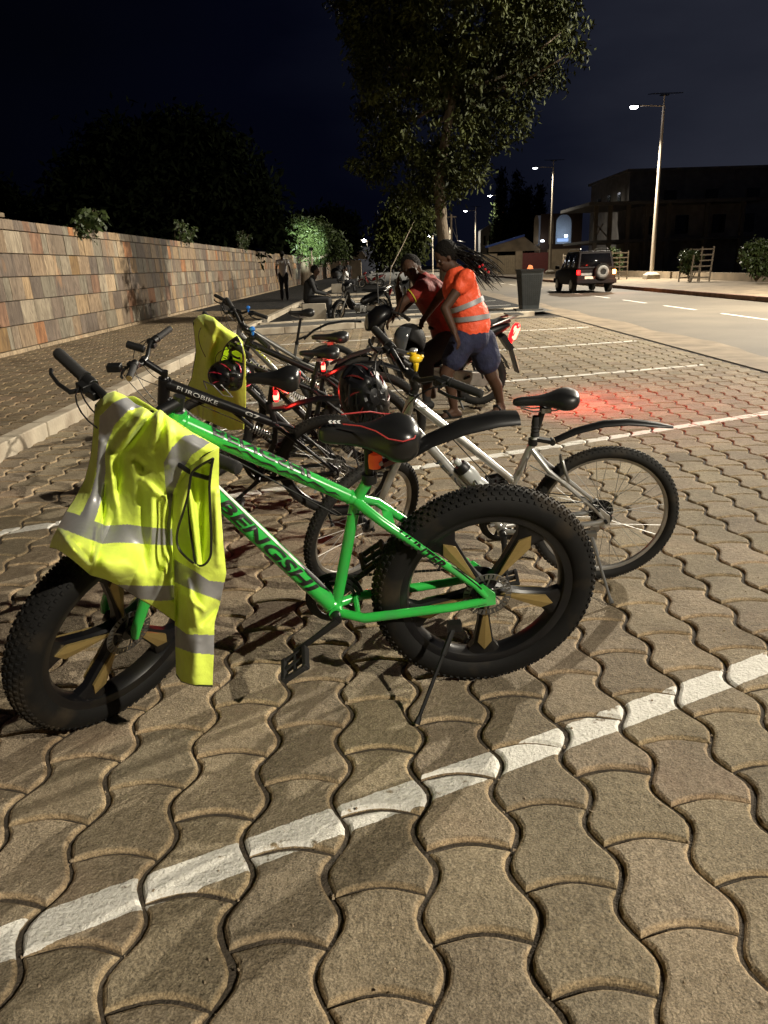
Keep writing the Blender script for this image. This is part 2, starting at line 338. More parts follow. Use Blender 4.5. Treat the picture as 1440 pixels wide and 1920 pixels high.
LINES = [(.505, 1.785, .053, -3.0, 4.8), (.49, 5.32, .052, -3.0, 4.8), (.35, 9.03, .05, -2.6, 4.4), (.33, 12.50, .05, -2.4, 4.6), (.30, 15.9, .055, -1.9, 4.6)]
paver_mat = paving_material('concrete_paver', (.238, .197, .140), LINES)
side_mat = paving_material('sidewalk_paver', (.19, .150, .100), None)
def pavers(name, xb0, nx, jy0, ny, material, zt=0.0, PX=.2235, P=.28, A=.0255, shift=0, gap=.0072, na=9, clip=None, x_edge=None):
    vs = []; fs = []; cols = []
    ys = np.linspace(0, 1, na+1)
    for i in range(nx):
        for j in range(ny):
            k = i+shift; y0 = jy0 + j*P + (P/2 if k % 2 else 0); xl = xb0+PX*i; xr = xl+PX; cx = (xl+xr)/2; cy = y0+P/2
            if clip and not clip(cx, cy): continue
            def bd(x, jj, y): return x + ((-1)**jj)*A*cos(2*pi*(y-(jy0+.075))/P)
            yy = y0+ys*P
            left = [(bd(xl, k+1, y), y) for y in yy]; right = [(bd(xr, k+2, y), y) for y in yy]
            top = [(left[-1][0]+(right[-1][0]-left[-1][0])*t, y0+P+.030*sin(pi*t)) for t in (.17, .34, .5, .66, .83)]
            bot = [(left[0][0]+(right[0][0]-left[0][0])*t, y0+.030*sin(pi*t)) for t in (.17, .34, .5, .66, .83)]
            # the waist belongs to the column whose joints the boundary meets: keep the outline counter-clockwise
            o = np.array(left[::-1]+bot+right+top[::-1]); n = len(o)
            d1 = np.roll(o, -1, 0)-np.roll(o, 1, 0); nn = np.stack([d1[:, 1], -d1[:, 0]], 1); nn /= np.linalg.norm(nn, axis=1)[:, None]+1e-9
            area = np.sum(o[:, 0]*np.roll(o[:, 1], -1)-np.roll(o[:, 0], -1)*o[:, 1])
            if area < 0: nn = -nn
            g = gap*random.uniform(.7, 1.3); dx, dy = RNG.normal(0, .0011, 2); z = zt+float(RNG.normal(0, .0011)); tx, ty = RNG.normal(0, .007, 2)
            b = len(vs)
            for off, dz in ((g, -.024), (g, -.0085), (g+.0045, -.0035), (g+.0115, 0)):
                q = o-nn*off
                for (x, y) in q: vs.append((x+dx, y+dy, z+dz+(x-cx)*tx+(y-cy)*ty))
            for r_ in range(3):
                for a in range(n): fs.append((b+r_*n+a, b+r_*n+(a+1) % n, b+(r_+1)*n+(a+1) % n, b+(r_+1)*n+a) if area > 0 else (b+r_*n+a, b+(r_+1)*n+a, b+(r_+1)*n+(a+1) % n, b+r_*n+(a+1) % n))
            fs.append(tuple(b+3*n+a for a in (range(n) if area > 0 else range(n-1, -1, -1))))
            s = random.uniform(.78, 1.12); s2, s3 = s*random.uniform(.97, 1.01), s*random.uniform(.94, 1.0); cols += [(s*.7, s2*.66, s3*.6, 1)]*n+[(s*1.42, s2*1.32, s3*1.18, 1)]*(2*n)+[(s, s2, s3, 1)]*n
    me = bpy.data.meshes.new(name); me.from_pydata(vs, [], fs); me.materials.append(material)
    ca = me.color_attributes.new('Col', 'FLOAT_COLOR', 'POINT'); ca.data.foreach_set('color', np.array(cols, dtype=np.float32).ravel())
    me.polygons.foreach_set('use_smooth', [True]*len(fs)); me.set_sharp_from_angle(angle=R(14)); me.update()
    o = bpy.data.objects.new(name, me); COL.objects.link(o); return struct(o)
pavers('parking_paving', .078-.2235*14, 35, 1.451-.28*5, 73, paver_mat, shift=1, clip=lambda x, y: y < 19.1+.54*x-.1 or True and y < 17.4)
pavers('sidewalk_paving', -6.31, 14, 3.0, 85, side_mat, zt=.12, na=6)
def sheet(name, x0, x1, y0, y1, z, m, n=1):
    b = MB(); b.add([(x0, y0, z), (x1, y0, z), (x1, y1, z), (x0, y1, z)], [(0, 1, 2, 3)]); return struct(b.build(name, m, smooth=False))
sheet('ground', -400, 400, -60, 900, -.06, M['dirt'])
sheet('joint_bed', -3.04, 4.86, .0, 21.6, -.013, M['jointdirt'])
sheet('parking_paving_far', -3.04, 4.86, 21.62, 150, -.004, paving_material('far_paver', (.23, .185, .125), [(.33, 26, .06, -2, 4.6), (.33, 29.5, .06, -2, 4.6), (.33, 33, .06, -2, 4.6), (.33, 36.5, .06, -2, 4.6), (.33, 40, .06, -2, 4.6)]))
sheet('sidewalk_bed', -6.33, -3.2, 0, 27, .107, M['jointdirt'])
sheet('sidewalk_paving_far', -6.33, -3.2, 26.9, 150, .12, side_mat)
sheet('edge_strip', 4.86, 5.45, -20, 200, .002, M['sand'])
sheet('road', 5.30, 12.0, -40, 400, -.008, M['asphalt'])
for i in range(26):
    y = 1.2+i*4.15; o = sheet('road_marking', 8.74, 8.86, y, y+2.5, -.003, M['roadpaint']); o.name = 'road_marking'
# sand drifting over the road edge, a low irregular strip
b = MB(); vs = []; n = 90
for i in range(n+1):
    y = 2+i*.55; wv = .12+.25*abs(sin(i*.37))*random.uniform(.5, 1); vs += [(5.2, y, .003), (5.45+wv, y, -.0055)]
b.add(vs, [(2*i, 2*i+1, 2*i+3, 2*i+2) for i in range(n)]); o = b.build('sand_drift', M['sand'], smooth=False); struct(o)
# left kerb: individual kerbstones in one run
def kerb(name, p0, p1, wd, h, z0, m, step=1.0, label=None):
    p0 = Vector(p0); p1 = Vector(p1); L = (p1-p0).length; d = (p1-p0)/L; b = MB(); n = int(L/step); rot = Matrix.Rotation(math.atan2(d.y, d.x), 3, 'Z')
    for i in range(n):
        c = p0+d*(step*(i+.5)); b.box((c.x+random.uniform(-.004, .004), c.y, z0+h/2+random.uniform(-.004, .004)), (step-.012, wd, h), rot)
    return struct(b.build(name, m, bevel=.012))
kerb('kerb', (-3.12, 1, 0), (-3.12, 90, 0), .16, .19, -.06, M['kerb'])
kerb('island_kerb', (-3.0, 17.95, 0), (4.9, 22.0, 0), .22, .17, -.05, M['kerb'], step=.9)
kerb('island_kerb', (-3.0, 20.0, 0), (4.9, 24.0, 0), .16, .17, -.05, M['kerb'], step=.9)
b = MB(); b.add([(-3.0, 18.05, .08), (4.9, 22.1, .08), (4.9, 23.95, .08), (-3.0, 19.95, .08)], [(0, 1, 2, 3)]); struct(b.build('island_gravel', M['gravel'], smooth=False))
for yy in (27.5, 31, 34.5, 41):
    kerb('kerb', (-3.0, yy, 0), (1.5, yy+1.2, 0), .16, .15, -.05, M['kerb'])
kerb('far_kerb', (12.08, -30, 0), (12.08, 150, 0), .18, .24, -.09, M['kerbdark'], step=1.2)
sheet('far_pavement', 12.17, 18.6, -30, 400, .13, M['sand'])

# ------------------------------------------------------------------ stone wall
def stone_wall():
    t = empty('stone_wall', 'long wall faced with mottled grey, tan and rust stone slabs beside the pavement', 'wall', (-6.35, 2, 0))
    m = bpy.data.materials.new('slab_stone'); m.use_nodes = True; nt = m.node_tree; bs = nt.nodes['Principled BSDF']; L = nt.links.new
    bs.inputs['Roughness'].default_value = .8
    tc = N(nt, 'ShaderNodeTexCoord'); mp = N(nt, 'ShaderNodeMapping'); mp.inputs['Scale'].default_value = (1, 1.5, .55); L(tc.outputs['Object'], mp.inputs[0])
    at_ = N(nt, 'ShaderNodeAttribute', attribute_name='Col'); nz = N(nt, 'ShaderNodeTexNoise'); nz.inputs['Scale'].default_value = 4.2; nz.inputs['Detail'].default_value = 8; nz.inputs['Distortion'].default_value = 2.2
    L(mp.outputs[0], nz.inputs[0]); rp = N(nt, 'ShaderNodeValToRGB'); L(nz.outputs[0], rp.inputs[0])
    rp.color_ramp.elements[0].position = .3; rp.color_ramp.elements[0].color = (.55, .5, .45, 1); rp.color_ramp.elements[1].position = .72; rp.color_ramp.elements[1].color = (1.3, 1.28, 1.22, 1)
    mx = N(nt, 'ShaderNodeMix', data_type='RGBA', blend_type='MULTIPLY'); mx.inputs[0].default_value = 1; L(at_.outputs['Color'], mx.inputs[6]); L(rp.outputs[0], mx.inputs[7])
    n2 = N(nt, 'ShaderNodeTexNoise'); n2.inputs['Scale'].default_value = 1.1; n2.inputs['Detail'].default_value = 6; L(mp.outputs[0], n2.inputs[0]); mr = N(nt, 'ShaderNodeMapRange'); mr.inputs[1].default_value = .62; mr.inputs[2].default_value = .72; L(n2.outputs[0], mr.inputs[0])
    mx2 = N(nt, 'ShaderNodeMix', data_type='RGBA'); L(mr.outputs[0], mx2.inputs[0]); L(mx.outputs[2], mx2.inputs[6]); mx2.inputs[7].default_value = (.28, .15, .07, 1)
    mp3 = N(nt, 'ShaderNodeMapping'); mp3.inputs['Scale'].default_value = (1, 4.5, .35); L(tc.outputs['Object'], mp3.inputs[0]); n4 = N(nt, 'ShaderNodeTexNoise'); n4.inputs['Scale'].default_value = 1.3; n4.inputs['Detail'].default_value = 7; L(mp3.outputs[0], n4.inputs[0]); r4 = N(nt, 'ShaderNodeMapRange'); r4.inputs[1].default_value = .50; r4.inputs[2].default_value = .70; r4.inputs[4].default_value = .55; L(n4.outputs[0], r4.inputs[0])
    mx3 = N(nt, 'ShaderNodeMix', data_type='RGBA', blend_type='MULTIPLY'); L(r4.outputs[0], mx3.inputs[0]); L(mx2.outputs[2], mx3.inputs[6]); mx3.inputs[7].default_value = (.45, .42, .40, 1); L(mx3.outputs[2], bs.inputs['Base Color']); bp = N(nt, 'ShaderNodeBump'); bp.inputs['Strength'].default_value = .6; bp.inputs['Distance'].default_value = .02; L(nz.outputs[0], bp.inputs['Height']); L(bp.outputs[0], bs.inputs['Normal'])
    pal = [(.20, .175, .145), (.15, .13, .115), (.25, .205, .15), (.31, .25, .165), (.20, .20, .175), (.29, .28, .24), (.32, .165, .075), (.20, .125, .085), (.125, .11, .10), (.37, .32, .24), (.23, .16, .07)]
    wt = [5, 5, 5, 3, 5, 4, 1.0, 2, 4, 2, .8]
    rows = [(0, .19, 'p'), (.19, .59, 'r'), (.59, 1.0, 'r'), (1.0, 1.40, 'r'), (1.40, 1.79, 'r'), (1.79, 2.175, 'r'), (2.175, 2.36, 'r')]
    V = []; F = []; C = []
    for ri, (z0, z1, k) in enumerate(rows):
        y = random.uniform(-.4, 0)
        while y < 118:
            wd = random.choice([.16, .28, .36, .45, .55, .68])*random.uniform(.85, 1.15)*(1.3 if k == 'p' else 1)*(2 if y > 50 else 1); g = .003
            o = random.uniform(.0, .012)+(.035 if k == 'p' else 0); tl = .016
            a = len(V); sk = random.uniform(-.012, .012)
            V += [(-.3, y+g, z0+.003), (-.3, y+wd-g, z0+.003), (-.3, y+wd-g, z1-.003), (-.3, y+g, z1-.003), (o+tl, y+g+sk, z0+.010), (o+tl, y+wd-g+sk, z0+.010), (o, y+wd-g, z1-.007), (o, y+g, z1-.007)]
            F += [(a+4, a+5, a+6, a+7), (a, a+1, a+5, a+4), (a+3, a+7, a+6, a+2), (a, a+4, a+7, a+3), (a+1, a+2, a+6, a+5)]
            c = random.choices(pal, wt)[0]; s = random.uniform(.85, 1.15)
            if k == 'p': c = (.33, .29, .22)
            C += [(c[0]*s*.93, c[1]*s*.82, c[2]*s*.71, 1)]*8; y += wd
    me = bpy.data.meshes.new('stone_facing'); me.from_pydata(V, [], F); me.materials.append(m); ca = me.color_attributes.new('Col', 'FLOAT_COLOR', 'POINT'); ca.data.foreach_set('color', np.array(C, dtype=np.float32).ravel())
    o = bpy.data.objects.new('stone_facing', me); COL.objects.link(o); o.parent = t
    b = MB(); b.box((-.16, 59, 1.16), (.26, 118, 2.32)); b.build('core', M['concrete'], t)
    return t
stone_wall()
b = MB(); b.box((0, 0, 0), (.42, .7, .07)); o = b.build('coping_slab', M['sand'], bevel=.01); o.location = (-6.42, 13.6, 2.395); tag(o, 'single pale coping slab lying on top of the stone wall at its left end', 'slab')
def block(x, y, s, hgt, label, rz=.03):
    b = MB(); b.box((0, 0, hgt/2), (s, s, hgt)); o = b.build('concrete_block', M['concrete'], bevel=.015); o.location = (x, y, 0); o.rotation_euler = (0, 0, rz); tag(o, label, 'block', 'concrete seat blocks on the kerb islands'); return o
block(-1.68, 21.1, .62, .52, 'grey cube concrete block the seated man in dark clothes sits on', .12)
block(-2.3, 46.5, .6, .5, 'grey concrete block under the far seated person in a white shirt')

# ------------------------------------------------------------------ vegetation
def leaves_mesh(name, pts, size, m, parent, drop=0.0, per=1, spread=.1, wide=.36):
    pts = np.asarray(pts); n = len(pts)*per; base = np.repeat(pts, per, 0)+RNG.normal(0, spread, (len(pts)*per, 3))
    d = RNG.normal(0, 1, (n, 3)); d[:, 2] -= drop; d /= np.linalg.norm(d, axis=1)[:, None]; s = RNG.normal(0, 1, (n, 3)); s = np.cross(d, s); s /= np.linalg.norm(s, axis=1)[:, None]
    L = size*RNG.uniform(.6, 1.4, n)[:, None]; q = np.cross(d, s)
    v = np.stack([base, base+d*L*.45+s*L*wide*.5+q*L*.06, base+d*L, base+d*L*.45-s*L*wide*.5+q*L*.06], 1).reshape(-1, 3)
    i = np.arange(n)*4; f = np.stack([i, i+1, i+2, i+3], 1)
    me = bpy.data.meshes.new(name); me.vertices.add(n*4); me.vertices.foreach_set('co', v.astype(np.float32).ravel()); me.loops.add(n*4); me.loops.foreach_set('vertex_index', f.astype(np.int32).ravel())
    me.polygons.add(n); me.polygons.foreach_set('loop_start', (np.arange(n)*4).astype(np.int32)); me.update(calc_edges=True); me.materials.append(m)
    o = bpy.data.objects.new(name, me); COL.objects.link(o); o.parent = parent; return o
def blob_pts(blobs, n, shell=.62):
    out = []; vol = np.array([b[3]**2.2 for b in blobs]); cnt = (n*vol/vol.sum()).astype(int)
    for (x, y, z, r), k in zip(blobs, cnt):
        d = RNG.normal(0, 1, (k, 3)); d /= np.linalg.norm(d, axis=1)[:, None]; rr = r*(shell+(1-shell)*RNG.random(k)**.6)
        lump = 1+.22*np.sin(d[:, 0]*7+x)*np.sin(d[:, 1]*6+y)*np.sin(d[:, 2]*8+z); out.append(np.array([x, y, z])+d*(rr*lump)[:, None]*np.array([1, .9, .85]))
    return np.concatenate(out)
def tree(name, label, cat, base, trunk, tr, blobs, n, size, lm, per=10, spread=.14, drop=.5, limbs=True, group=None, shell=.6):
    t = empty(name, label, cat, base, group=group); bx, by, bz = base
    b = MB(); tp = [Vector(p)-Vector(base) for p in trunk]; b.tube(tp, tr, 12)
    rel = [(x-bx, y-by, z-bz, r) for x, y, z, r in blobs]
    if limbs:
        for x, y, z, r in rel[:14]:
            s = tp[-1] if z > tp[-1].z*.8 else tp[len(tp)//2]; e = Vector((x, y, z)); mid = (s+e)/2+Vector((random.uniform(-.2, .2), random.uniform(-.2, .2), -.25)); b.tube([s, mid, e], [tr[-1]*.7, tr[-1]*.45, tr[-1]*.15], 6)
    b.build('trunk', M['bark'], t)
    leaves_mesh('crown', blob_pts(rel, n, shell), size, lm, t, drop, per, spread)
    return t
def PB(u, v, y, rpx): p = at(u, v, y); return (p.x, p.y+random.uniform(-.7, .7), p.z, rpx*y/1450)
TY = 21.3
bl = [PB(u, v, TY, r) for u, v, r in ((860, -60, 190), (720, -20, 90), (760, 70, 95), (880, 70, 130), (990, 60, 85), (1062, 52, 36), (1078, 95, 22), (1030, 130, 40), (955, 170, 62), (700, 110, 45), (690, 55, 42), (760, 160, 80), (715, 225, 58), (820, 230, 100), (700, 285, 48), (770, 310, 72), (860, 295, 55), (815, 355, 48), (880, 322, 30), (905, 250, 45), (960, 235, 26), (985, 215, 18), (900, 150, 80), (1000, -20, 70), (940, 268, 14))]
bt = at(838, 560, TY)
tree('street_tree', 'tall leafy tree rising from the kerb island above the two people', 'tree', (bt.x, TY, .05), [(bt.x, TY, 0), (bt.x-.02, TY, 1.6), (at(828, 420, TY).x, TY, at(828, 420, TY).z), (at(822, 330, TY).x, TY, at(822, 330, TY).z), (at(850, 180, TY).x, TY, at(850, 180, TY).z)], [.2, .17, .15, .14, .09], bl, 1450, .15, M['leaf'], per=36, spread=.115, drop=.9, shell=.55)
b2 = [PB(u, v, 31, r) for u, v, r in ((760, 395, 30), (740, 425, 32), (780, 430, 28), (730, 462, 26), (770, 465, 24), (715, 478, 16), (795, 400, 16), (745, 488, 12))]
bt = at(772, 515, 31)
tree('small_tree', 'smaller drooping tree behind and left of the big tree trunk', 'tree', (bt.x, 31, 0), [(bt.x, 31, 0), (bt.x, 31, 1.2), (at(765, 440, 31).x, 31, at(765, 440, 31).z)], [.12, .1, .06], b2, 900, .19, M['leaf'], per=9, spread=.16, drop=1.0, group='trees on the parking islands')
b = MB(); a, c = at(781, 405, 30.4), at(733, 503, 27.5); b.tube([a, (a*.5+c*.5)+Vector((0, 0, -.03)), c, Vector((c.x-.15, c.y-.3, 0.05))], .014, 6); o = b.build('guy_rope', M['wood']); tag(o, 'pale rope running from the small tree down towards the ground', 'rope')
def bigtree(label, blobs, base, n, size, lm, group, per=8, spread=.4):
    return tree('dark_tree', label, 'tree', base, [base, (base[0], base[1], blobs[0][2]*.6)], [.4, .3], blobs, n, size, lm, per=per, spread=spread, drop=.3, group=group, shell=.5)
G = 'dark trees beyond the wall'
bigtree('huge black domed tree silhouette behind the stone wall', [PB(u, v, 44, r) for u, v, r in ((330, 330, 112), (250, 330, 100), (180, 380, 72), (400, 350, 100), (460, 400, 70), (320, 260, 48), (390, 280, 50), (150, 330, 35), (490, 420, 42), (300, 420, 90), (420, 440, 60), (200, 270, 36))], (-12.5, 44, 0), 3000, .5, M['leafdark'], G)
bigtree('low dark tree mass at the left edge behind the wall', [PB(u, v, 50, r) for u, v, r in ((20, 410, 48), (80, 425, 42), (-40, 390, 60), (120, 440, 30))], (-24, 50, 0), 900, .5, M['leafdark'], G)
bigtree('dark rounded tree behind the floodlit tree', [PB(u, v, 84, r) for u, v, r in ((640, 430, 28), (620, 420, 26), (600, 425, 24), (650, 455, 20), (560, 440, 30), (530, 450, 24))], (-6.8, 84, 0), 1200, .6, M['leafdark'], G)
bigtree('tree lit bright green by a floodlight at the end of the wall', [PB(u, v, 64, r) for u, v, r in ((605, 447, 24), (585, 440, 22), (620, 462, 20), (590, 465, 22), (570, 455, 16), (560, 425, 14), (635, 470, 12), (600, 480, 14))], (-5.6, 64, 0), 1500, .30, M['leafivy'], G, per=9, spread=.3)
ld = bpy.data.lights.new('flood_light', 'SPOT'); ld.energy = 6500; ld.spot_size = R(48); ld.spot_blend = .6; ld.color = (.85, 1.0, .88); ld.shadow_soft_size = .1
fl = empty('flood_light', 'small floodlight on a post under the bright green tree', 'floodlight', (-4.6, 58.5, 0)); b = MB(); b.tube([(0, 0, 0), (0, 0, 2.6)], .04, 8); b.build('post', M['pole'], fl); b = MB(); b.box((0, 0, 2.7), (.3, .2, .22)); b.build('housing', M['black'], fl)
lo = bpy.data.objects.new('flood_light_source', ld); COL.objects.link(lo); lo.location = (-4.6, 58.7, 2.9); lo.rotation_euler = (Vector((-5.6, 64, 3.2))-Vector((-4.6, 58.7, 2.9))).to_track_quat('-Z', 'Y').to_euler(); lo['kind'] = 'helper'
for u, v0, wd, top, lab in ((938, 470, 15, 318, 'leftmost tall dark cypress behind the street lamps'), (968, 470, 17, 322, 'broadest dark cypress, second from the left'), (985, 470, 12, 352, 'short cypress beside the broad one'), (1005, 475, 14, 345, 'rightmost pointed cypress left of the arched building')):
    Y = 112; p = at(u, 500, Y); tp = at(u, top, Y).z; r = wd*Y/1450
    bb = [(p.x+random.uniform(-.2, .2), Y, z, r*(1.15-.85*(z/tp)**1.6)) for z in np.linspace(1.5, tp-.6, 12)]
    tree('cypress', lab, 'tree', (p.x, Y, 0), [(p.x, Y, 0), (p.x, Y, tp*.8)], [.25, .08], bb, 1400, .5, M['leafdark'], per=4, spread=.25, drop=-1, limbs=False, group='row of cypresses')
def climber(u, v, y, r, n, label, sz=.11):
    x = -6.45; Y = x/(ray(u, v).x/ray(u, v).y); p = at(u, v, Y); s = Y/1450
    t = empty('wall_plant', label, 'plant', (p.x, Y, 2.3), group='plants growing over the top of the wall'); b = MB(); pts = []
    for k in range(n):
        a = Vector((random.uniform(-.2, .1), random.uniform(-1, 1)*r*s, -.15)); h = random.uniform(.3, 1)*r*s*1.1; ln = random.uniform(-.8, .8)*h
        pp = [a, a+Vector((0, ln*.3, h*.55)), a+Vector((.1, ln, h)), a+Vector((.15, ln*1.6, h*.85))]; b.tube(pp, [.012, .009, .006, .003], 5)
        for q in range(12): tt = random.uniform(.1, 1)*3; i = min(int(tt), 2); pts.append(tuple(pp[i].lerp(pp[i+1], tt-i)))
    b.build('stem', M['bark'], t); leaves_mesh('leaves', pts, sz, M['leafivy'], t, .9, 4, .05, wide=.6); return t
climber(150, 400, 0, 52, 16, 'broad-leaved plant with a tall pale green shoot over the left part of the wall', .15)
climber(345, 430, 0, 42, 16, 'feathery plant leaning over the middle of the wall')
climber(455, 455, 0, 42, 16, 'low spreading plant over the wall above the walking man')
climber(560, 478, 0, 30, 10, 'dark creeper spilling over the wall right of the walking man')
def bush(name, label, cat, x, y, z0, r, n, group=None, sz=.1, h=1.0):
    t = empty(name, label, cat, (x, y, z0), group=group); b = MB()
    for k in range(7): a = random.uniform(0, 6.28); b.tube([(0, 0, 0), (cos(a)*r*.4, sin(a)*r*.4, r*.6*h), (cos(a)*r*.8, sin(a)*r*.8, r*1.3*h)], [.03, .02, .008], 6)
    b.build('stem', M['bark'], t)
    bb = [(random.uniform(-.5, .5)*r, random.uniform(-.4, .4)*r, r*h*random.uniform(.6, 1.4), r*random.uniform(.35, .6)) for _ in range(8)]
    leaves_mesh('foliage', blob_pts(bb, n, .4), sz, M['leafivy'], t, .5, 5, .06, wide=.55); return t
p = at(1422, 490, 38); bush('shrub', 'big leafy shrub behind the low wall at the right edge', 'shrub', p.x, 38, .2, 1.15, 900, sz=.16, h=.9)
def guard(u, y, label, plabel, leanx=0, dead=False):
    p = at(u, 500, y); t = empty('tree_guard', label, 'tree guard', (p.x, y, .13), .15, group='slatted tree guards on the far pavement'); b = MB(); w_ = .55
    for sx in (-1, 1):
        for sy in (-1, 1): b.bar((sx*w_, sy*w_, 0), (sx*w_+leanx, sy*w_, 1.35 if sx < 0 and dead else 1.75), .06, .06)
    b.build('corner_post', M['wood'], t); b = MB()
    for sy in (-1, 1):
        for k in range(6):
            z = .22+k*.28
            b.bar((-w_ if k < 3 or not dead else -.1, sy*w_*1.02, z), (w_+leanx*z/1.6, sy*w_*1.02, z+.01), .03, .07)
        b.bar((0, sy*w_, 0), (0, sy*w_, 1.7), .04, .04)
    b.build('slats', M['wood'], t)
    bush('sapling', plabel, 'sapling', p.x-.15, y, .14, .62, 260, group='saplings inside the tree guards', sz=.16, h=1.9 if not dead else 1.55)
guard(1303, 42.5, 'leaning weathered tree guard standing right of the nearest street lamp', 'sapling leaning out of the weathered tree guard', .12, True)
guard(1154, 52, 'tree guard glowing orange beside the dark car rear lamp', 'sapling in the guard right behind the dark car')
guard(1073, 62, 'tree guard mostly hidden in front of the dark car bonnet', 'sapling showing over the dark car bonnet')

# ------------------------------------------------------------------ buildings on the right
def boxobj(name, parent, m, boxes, bevel=0):
    b = MB()
    for c, s in boxes: b.box(c, s)
    return b.build(name, m, parent, bevel=bevel)
lw = empty('low_wall', 'long low cement wall along the back of the far pavement', 'low wall', (18.75, 20, 0))
boxobj('panel', lw, M['walltan'], [((0, i*5+2.5-20, .25), (.2, 4.94, .56)) for i in range(0, 15)])
# rear upper block
Y1 = 92; a = at(1122, 350, Y1); c = at(1182, 322, 80); e = at(1470, 318, 80)
t = empty('large_building', 'dark unlit multi-storey block rising behind the colonnaded house', 'building', (c.x, 80, 0))
W = e.x-c.x+14; boxobj('wall', t, M['wallold'], [((W/2, 7, c.z/2), (W, 14, c.z))]); boxobj('roof_parapet', t, M['wallold'], [((W/2, 7, c.z+.1), (W+.6, 14.6, .25))])
for k in range(3): b = MB(); b.box((-.03, 3+k*3.6, c.z-2.2), (.1, 1.0, 1.2)); b.build('window', M['glass'], t)
for k in range(5): b = MB(); b.box((4+k*4, -.03, c.z-2.4), (1.2, .1, 1.3)); b.build('window', M['glass'], t)
# colonnaded house
t = empty('colonnaded_house', 'unlit two-storey house with a flat roof slab and tall porch columns', 'house', (at(1100, 500, 70).x, 70, 0))
hz = at(1200, 385, 70).z; X1 = at(1395, 500, 70).x-t.location.x
boxobj('wall', t, M['wallold'], [((X1/2+2.4, 4.5, hz/2), (X1-4.8, 7, hz))]); boxobj('roof', t, mat('grey_slab', (.06, .057, .053), .9), [((X1/2, 3.4, hz+.12), (X1+1, 10.5, .26)), ((X1/2, 3.6, hz*.5), (X1+.4, 9.6, .22))])
for k, x in enumerate((.3, 1.5, 3.0, 4.6, 6.4, 9.6, 12.6)): b = MB(); b.box((x, -1, hz/2), (.32, .32, hz)); b.build('column', mat('dull_column', (.085, .072, .055), .9), t)
for x in (5.6, 8.3, 11.5, 14): b = MB(); b.box((x, .98, hz*.72), (1.1, .1, 1.5)); f = b.build('window', M['glass'], t)
b = MB(); b.bar((.3, -1.1, hz*.75), (1.4, -1.1, hz*.55), .12, .1); b.bar((.3, -1.1, hz*.55), (.9, -1.1, hz*.75), .12, .1); b.build('cross_brace', M['wallold'], t)
# arched building
def arch_poly(w_, h, n=10): return [(-w_/2, 0)]+[(-w_/2*cos(pi*k/n), h-w_/2+w_/2*sin(pi*k/n)) for k in range(n+1)]+[(w_/2, 0)]
YA = 96; x0 = at(1012, 500, YA).x; x1 = at(1088, 500, YA).x; zt = at(1050, 400, YA).z
t = empty('arched_building', 'dark brown building with a blue-lit arched opening', 'building', (x0, YA, 0)); Wd = x1-x0
bm = MB(); ax = at(1057, 440, YA).x-x0; aw = 1.85; ab = at(1057, 447, YA).z-.6; ah = at(1057, 405, YA).z-ab+.2
ob = MB(); outer = [(0, 0), (ax-aw/2, 0)]; pl = [(ax+px, ab+pz) for px, pz in arch_poly(aw, ah)]
ob.prism([(0, 0), (Wd, 0), (Wd, ab), (0, ab)], 0, .3); ob.prism([(0, ab), (pl[0][0], ab)]+pl[1:7]+[(ax, zt), (0, zt)], 0, .3); ob.prism([(ax, zt)]+pl[6:-1]+[(pl[-1][0], ab), (Wd, ab), (Wd, zt)], 0, .3)
ob.build('wall', mat('brown_render', (.07, .042, .03), .9), t, smooth=False)
boxobj('interior', t, M['whiteshirt'], [((Wd/2, 3.2, zt/2), (Wd, .1, zt)), ((ax, 1.6, ab-.1), (Wd, 3, .1))])
for k in range(2): b = MB(); b.prism([(at(1005+k*28, 440, YA).x-x0+px*.35, ab+pz) for px, pz in arch_poly(1.6, ah)], -.06, -.01); b.build('pilaster', M['walltan'], t)
b = MB(); b.box((ax+.55, 1.2, ab+.9), (.35, .1, .25)); b.build('lamp', mat('cool_lamp', (.8, .9, 1), .3, emit=(.55, .75, 1), est=12), t); b = MB(); b.box((ax+.1, .9, ab+.45), (1.3, .1, .35)); b.build('counter_light', mat('blue_lamp', (.5, .7, 1), .3, emit=(.35, .55, 1), est=.9), t)
ld = bpy.data.lights.new('arch_light', 'POINT'); ld.energy = 22; ld.color = (.5, .7, 1); ld.shadow_soft_size = .2; lo = bpy.data.objects.new('arch_light', ld); COL.objects.link(lo); lo.location = (x0+ax+.3, YA+1.6, ab+1.2); lo['kind'] = 'helper'
b = MB(); b.lathe([(.0, -.1), (.22, -.08), (.25, .05), (.1, .14), (0, .14)], (0, 0, 0), 'z', 12); o = b.build('wall_lamp', M['lensdim']); o.location = at(1017, 452, YA-.6); tag(o, 'small white wall lamp left of the arched opening', 'lamp')
# compound wall with gates
YG = 92
t = empty('compound_wall', 'tan compound wall with a blue-edged sloping roofline', 'wall', (at(905, 500, YG).x, YG, 0)); q = lambda u: at(u, 500, YG).x-t.location.x
zz = at(950, 475, YG).z; b = MB(); b.prism([(q(905), 0), (q(932), 0), (q(932), zz), (q(905), zz)], 0, .3); b.prism([(q(966), 0), (q(979), 0), (q(979), zz+.2), (q(966), zz+.2)], -.1, .3); b.prism([(q(1026), 0), (q(1085), 0), (q(1085), zz+.3), (q(1026), zz+.3)], 0, .3)
b.prism([(q(925), zz+.25), (q(1030), zz+.25), (q(1012), zz+1.0), (q(992), zz+1.9), (q(925), zz+.75)], 4, 4.3); b.build('wall', M['walltan'], t, smooth=False)
b = MB(); b.bar((q(918), 3.9, zz+.8), (q(994), 3.9, zz+2.0), .12, .22); b.build('roof_edge', M['bluetrim'], t)
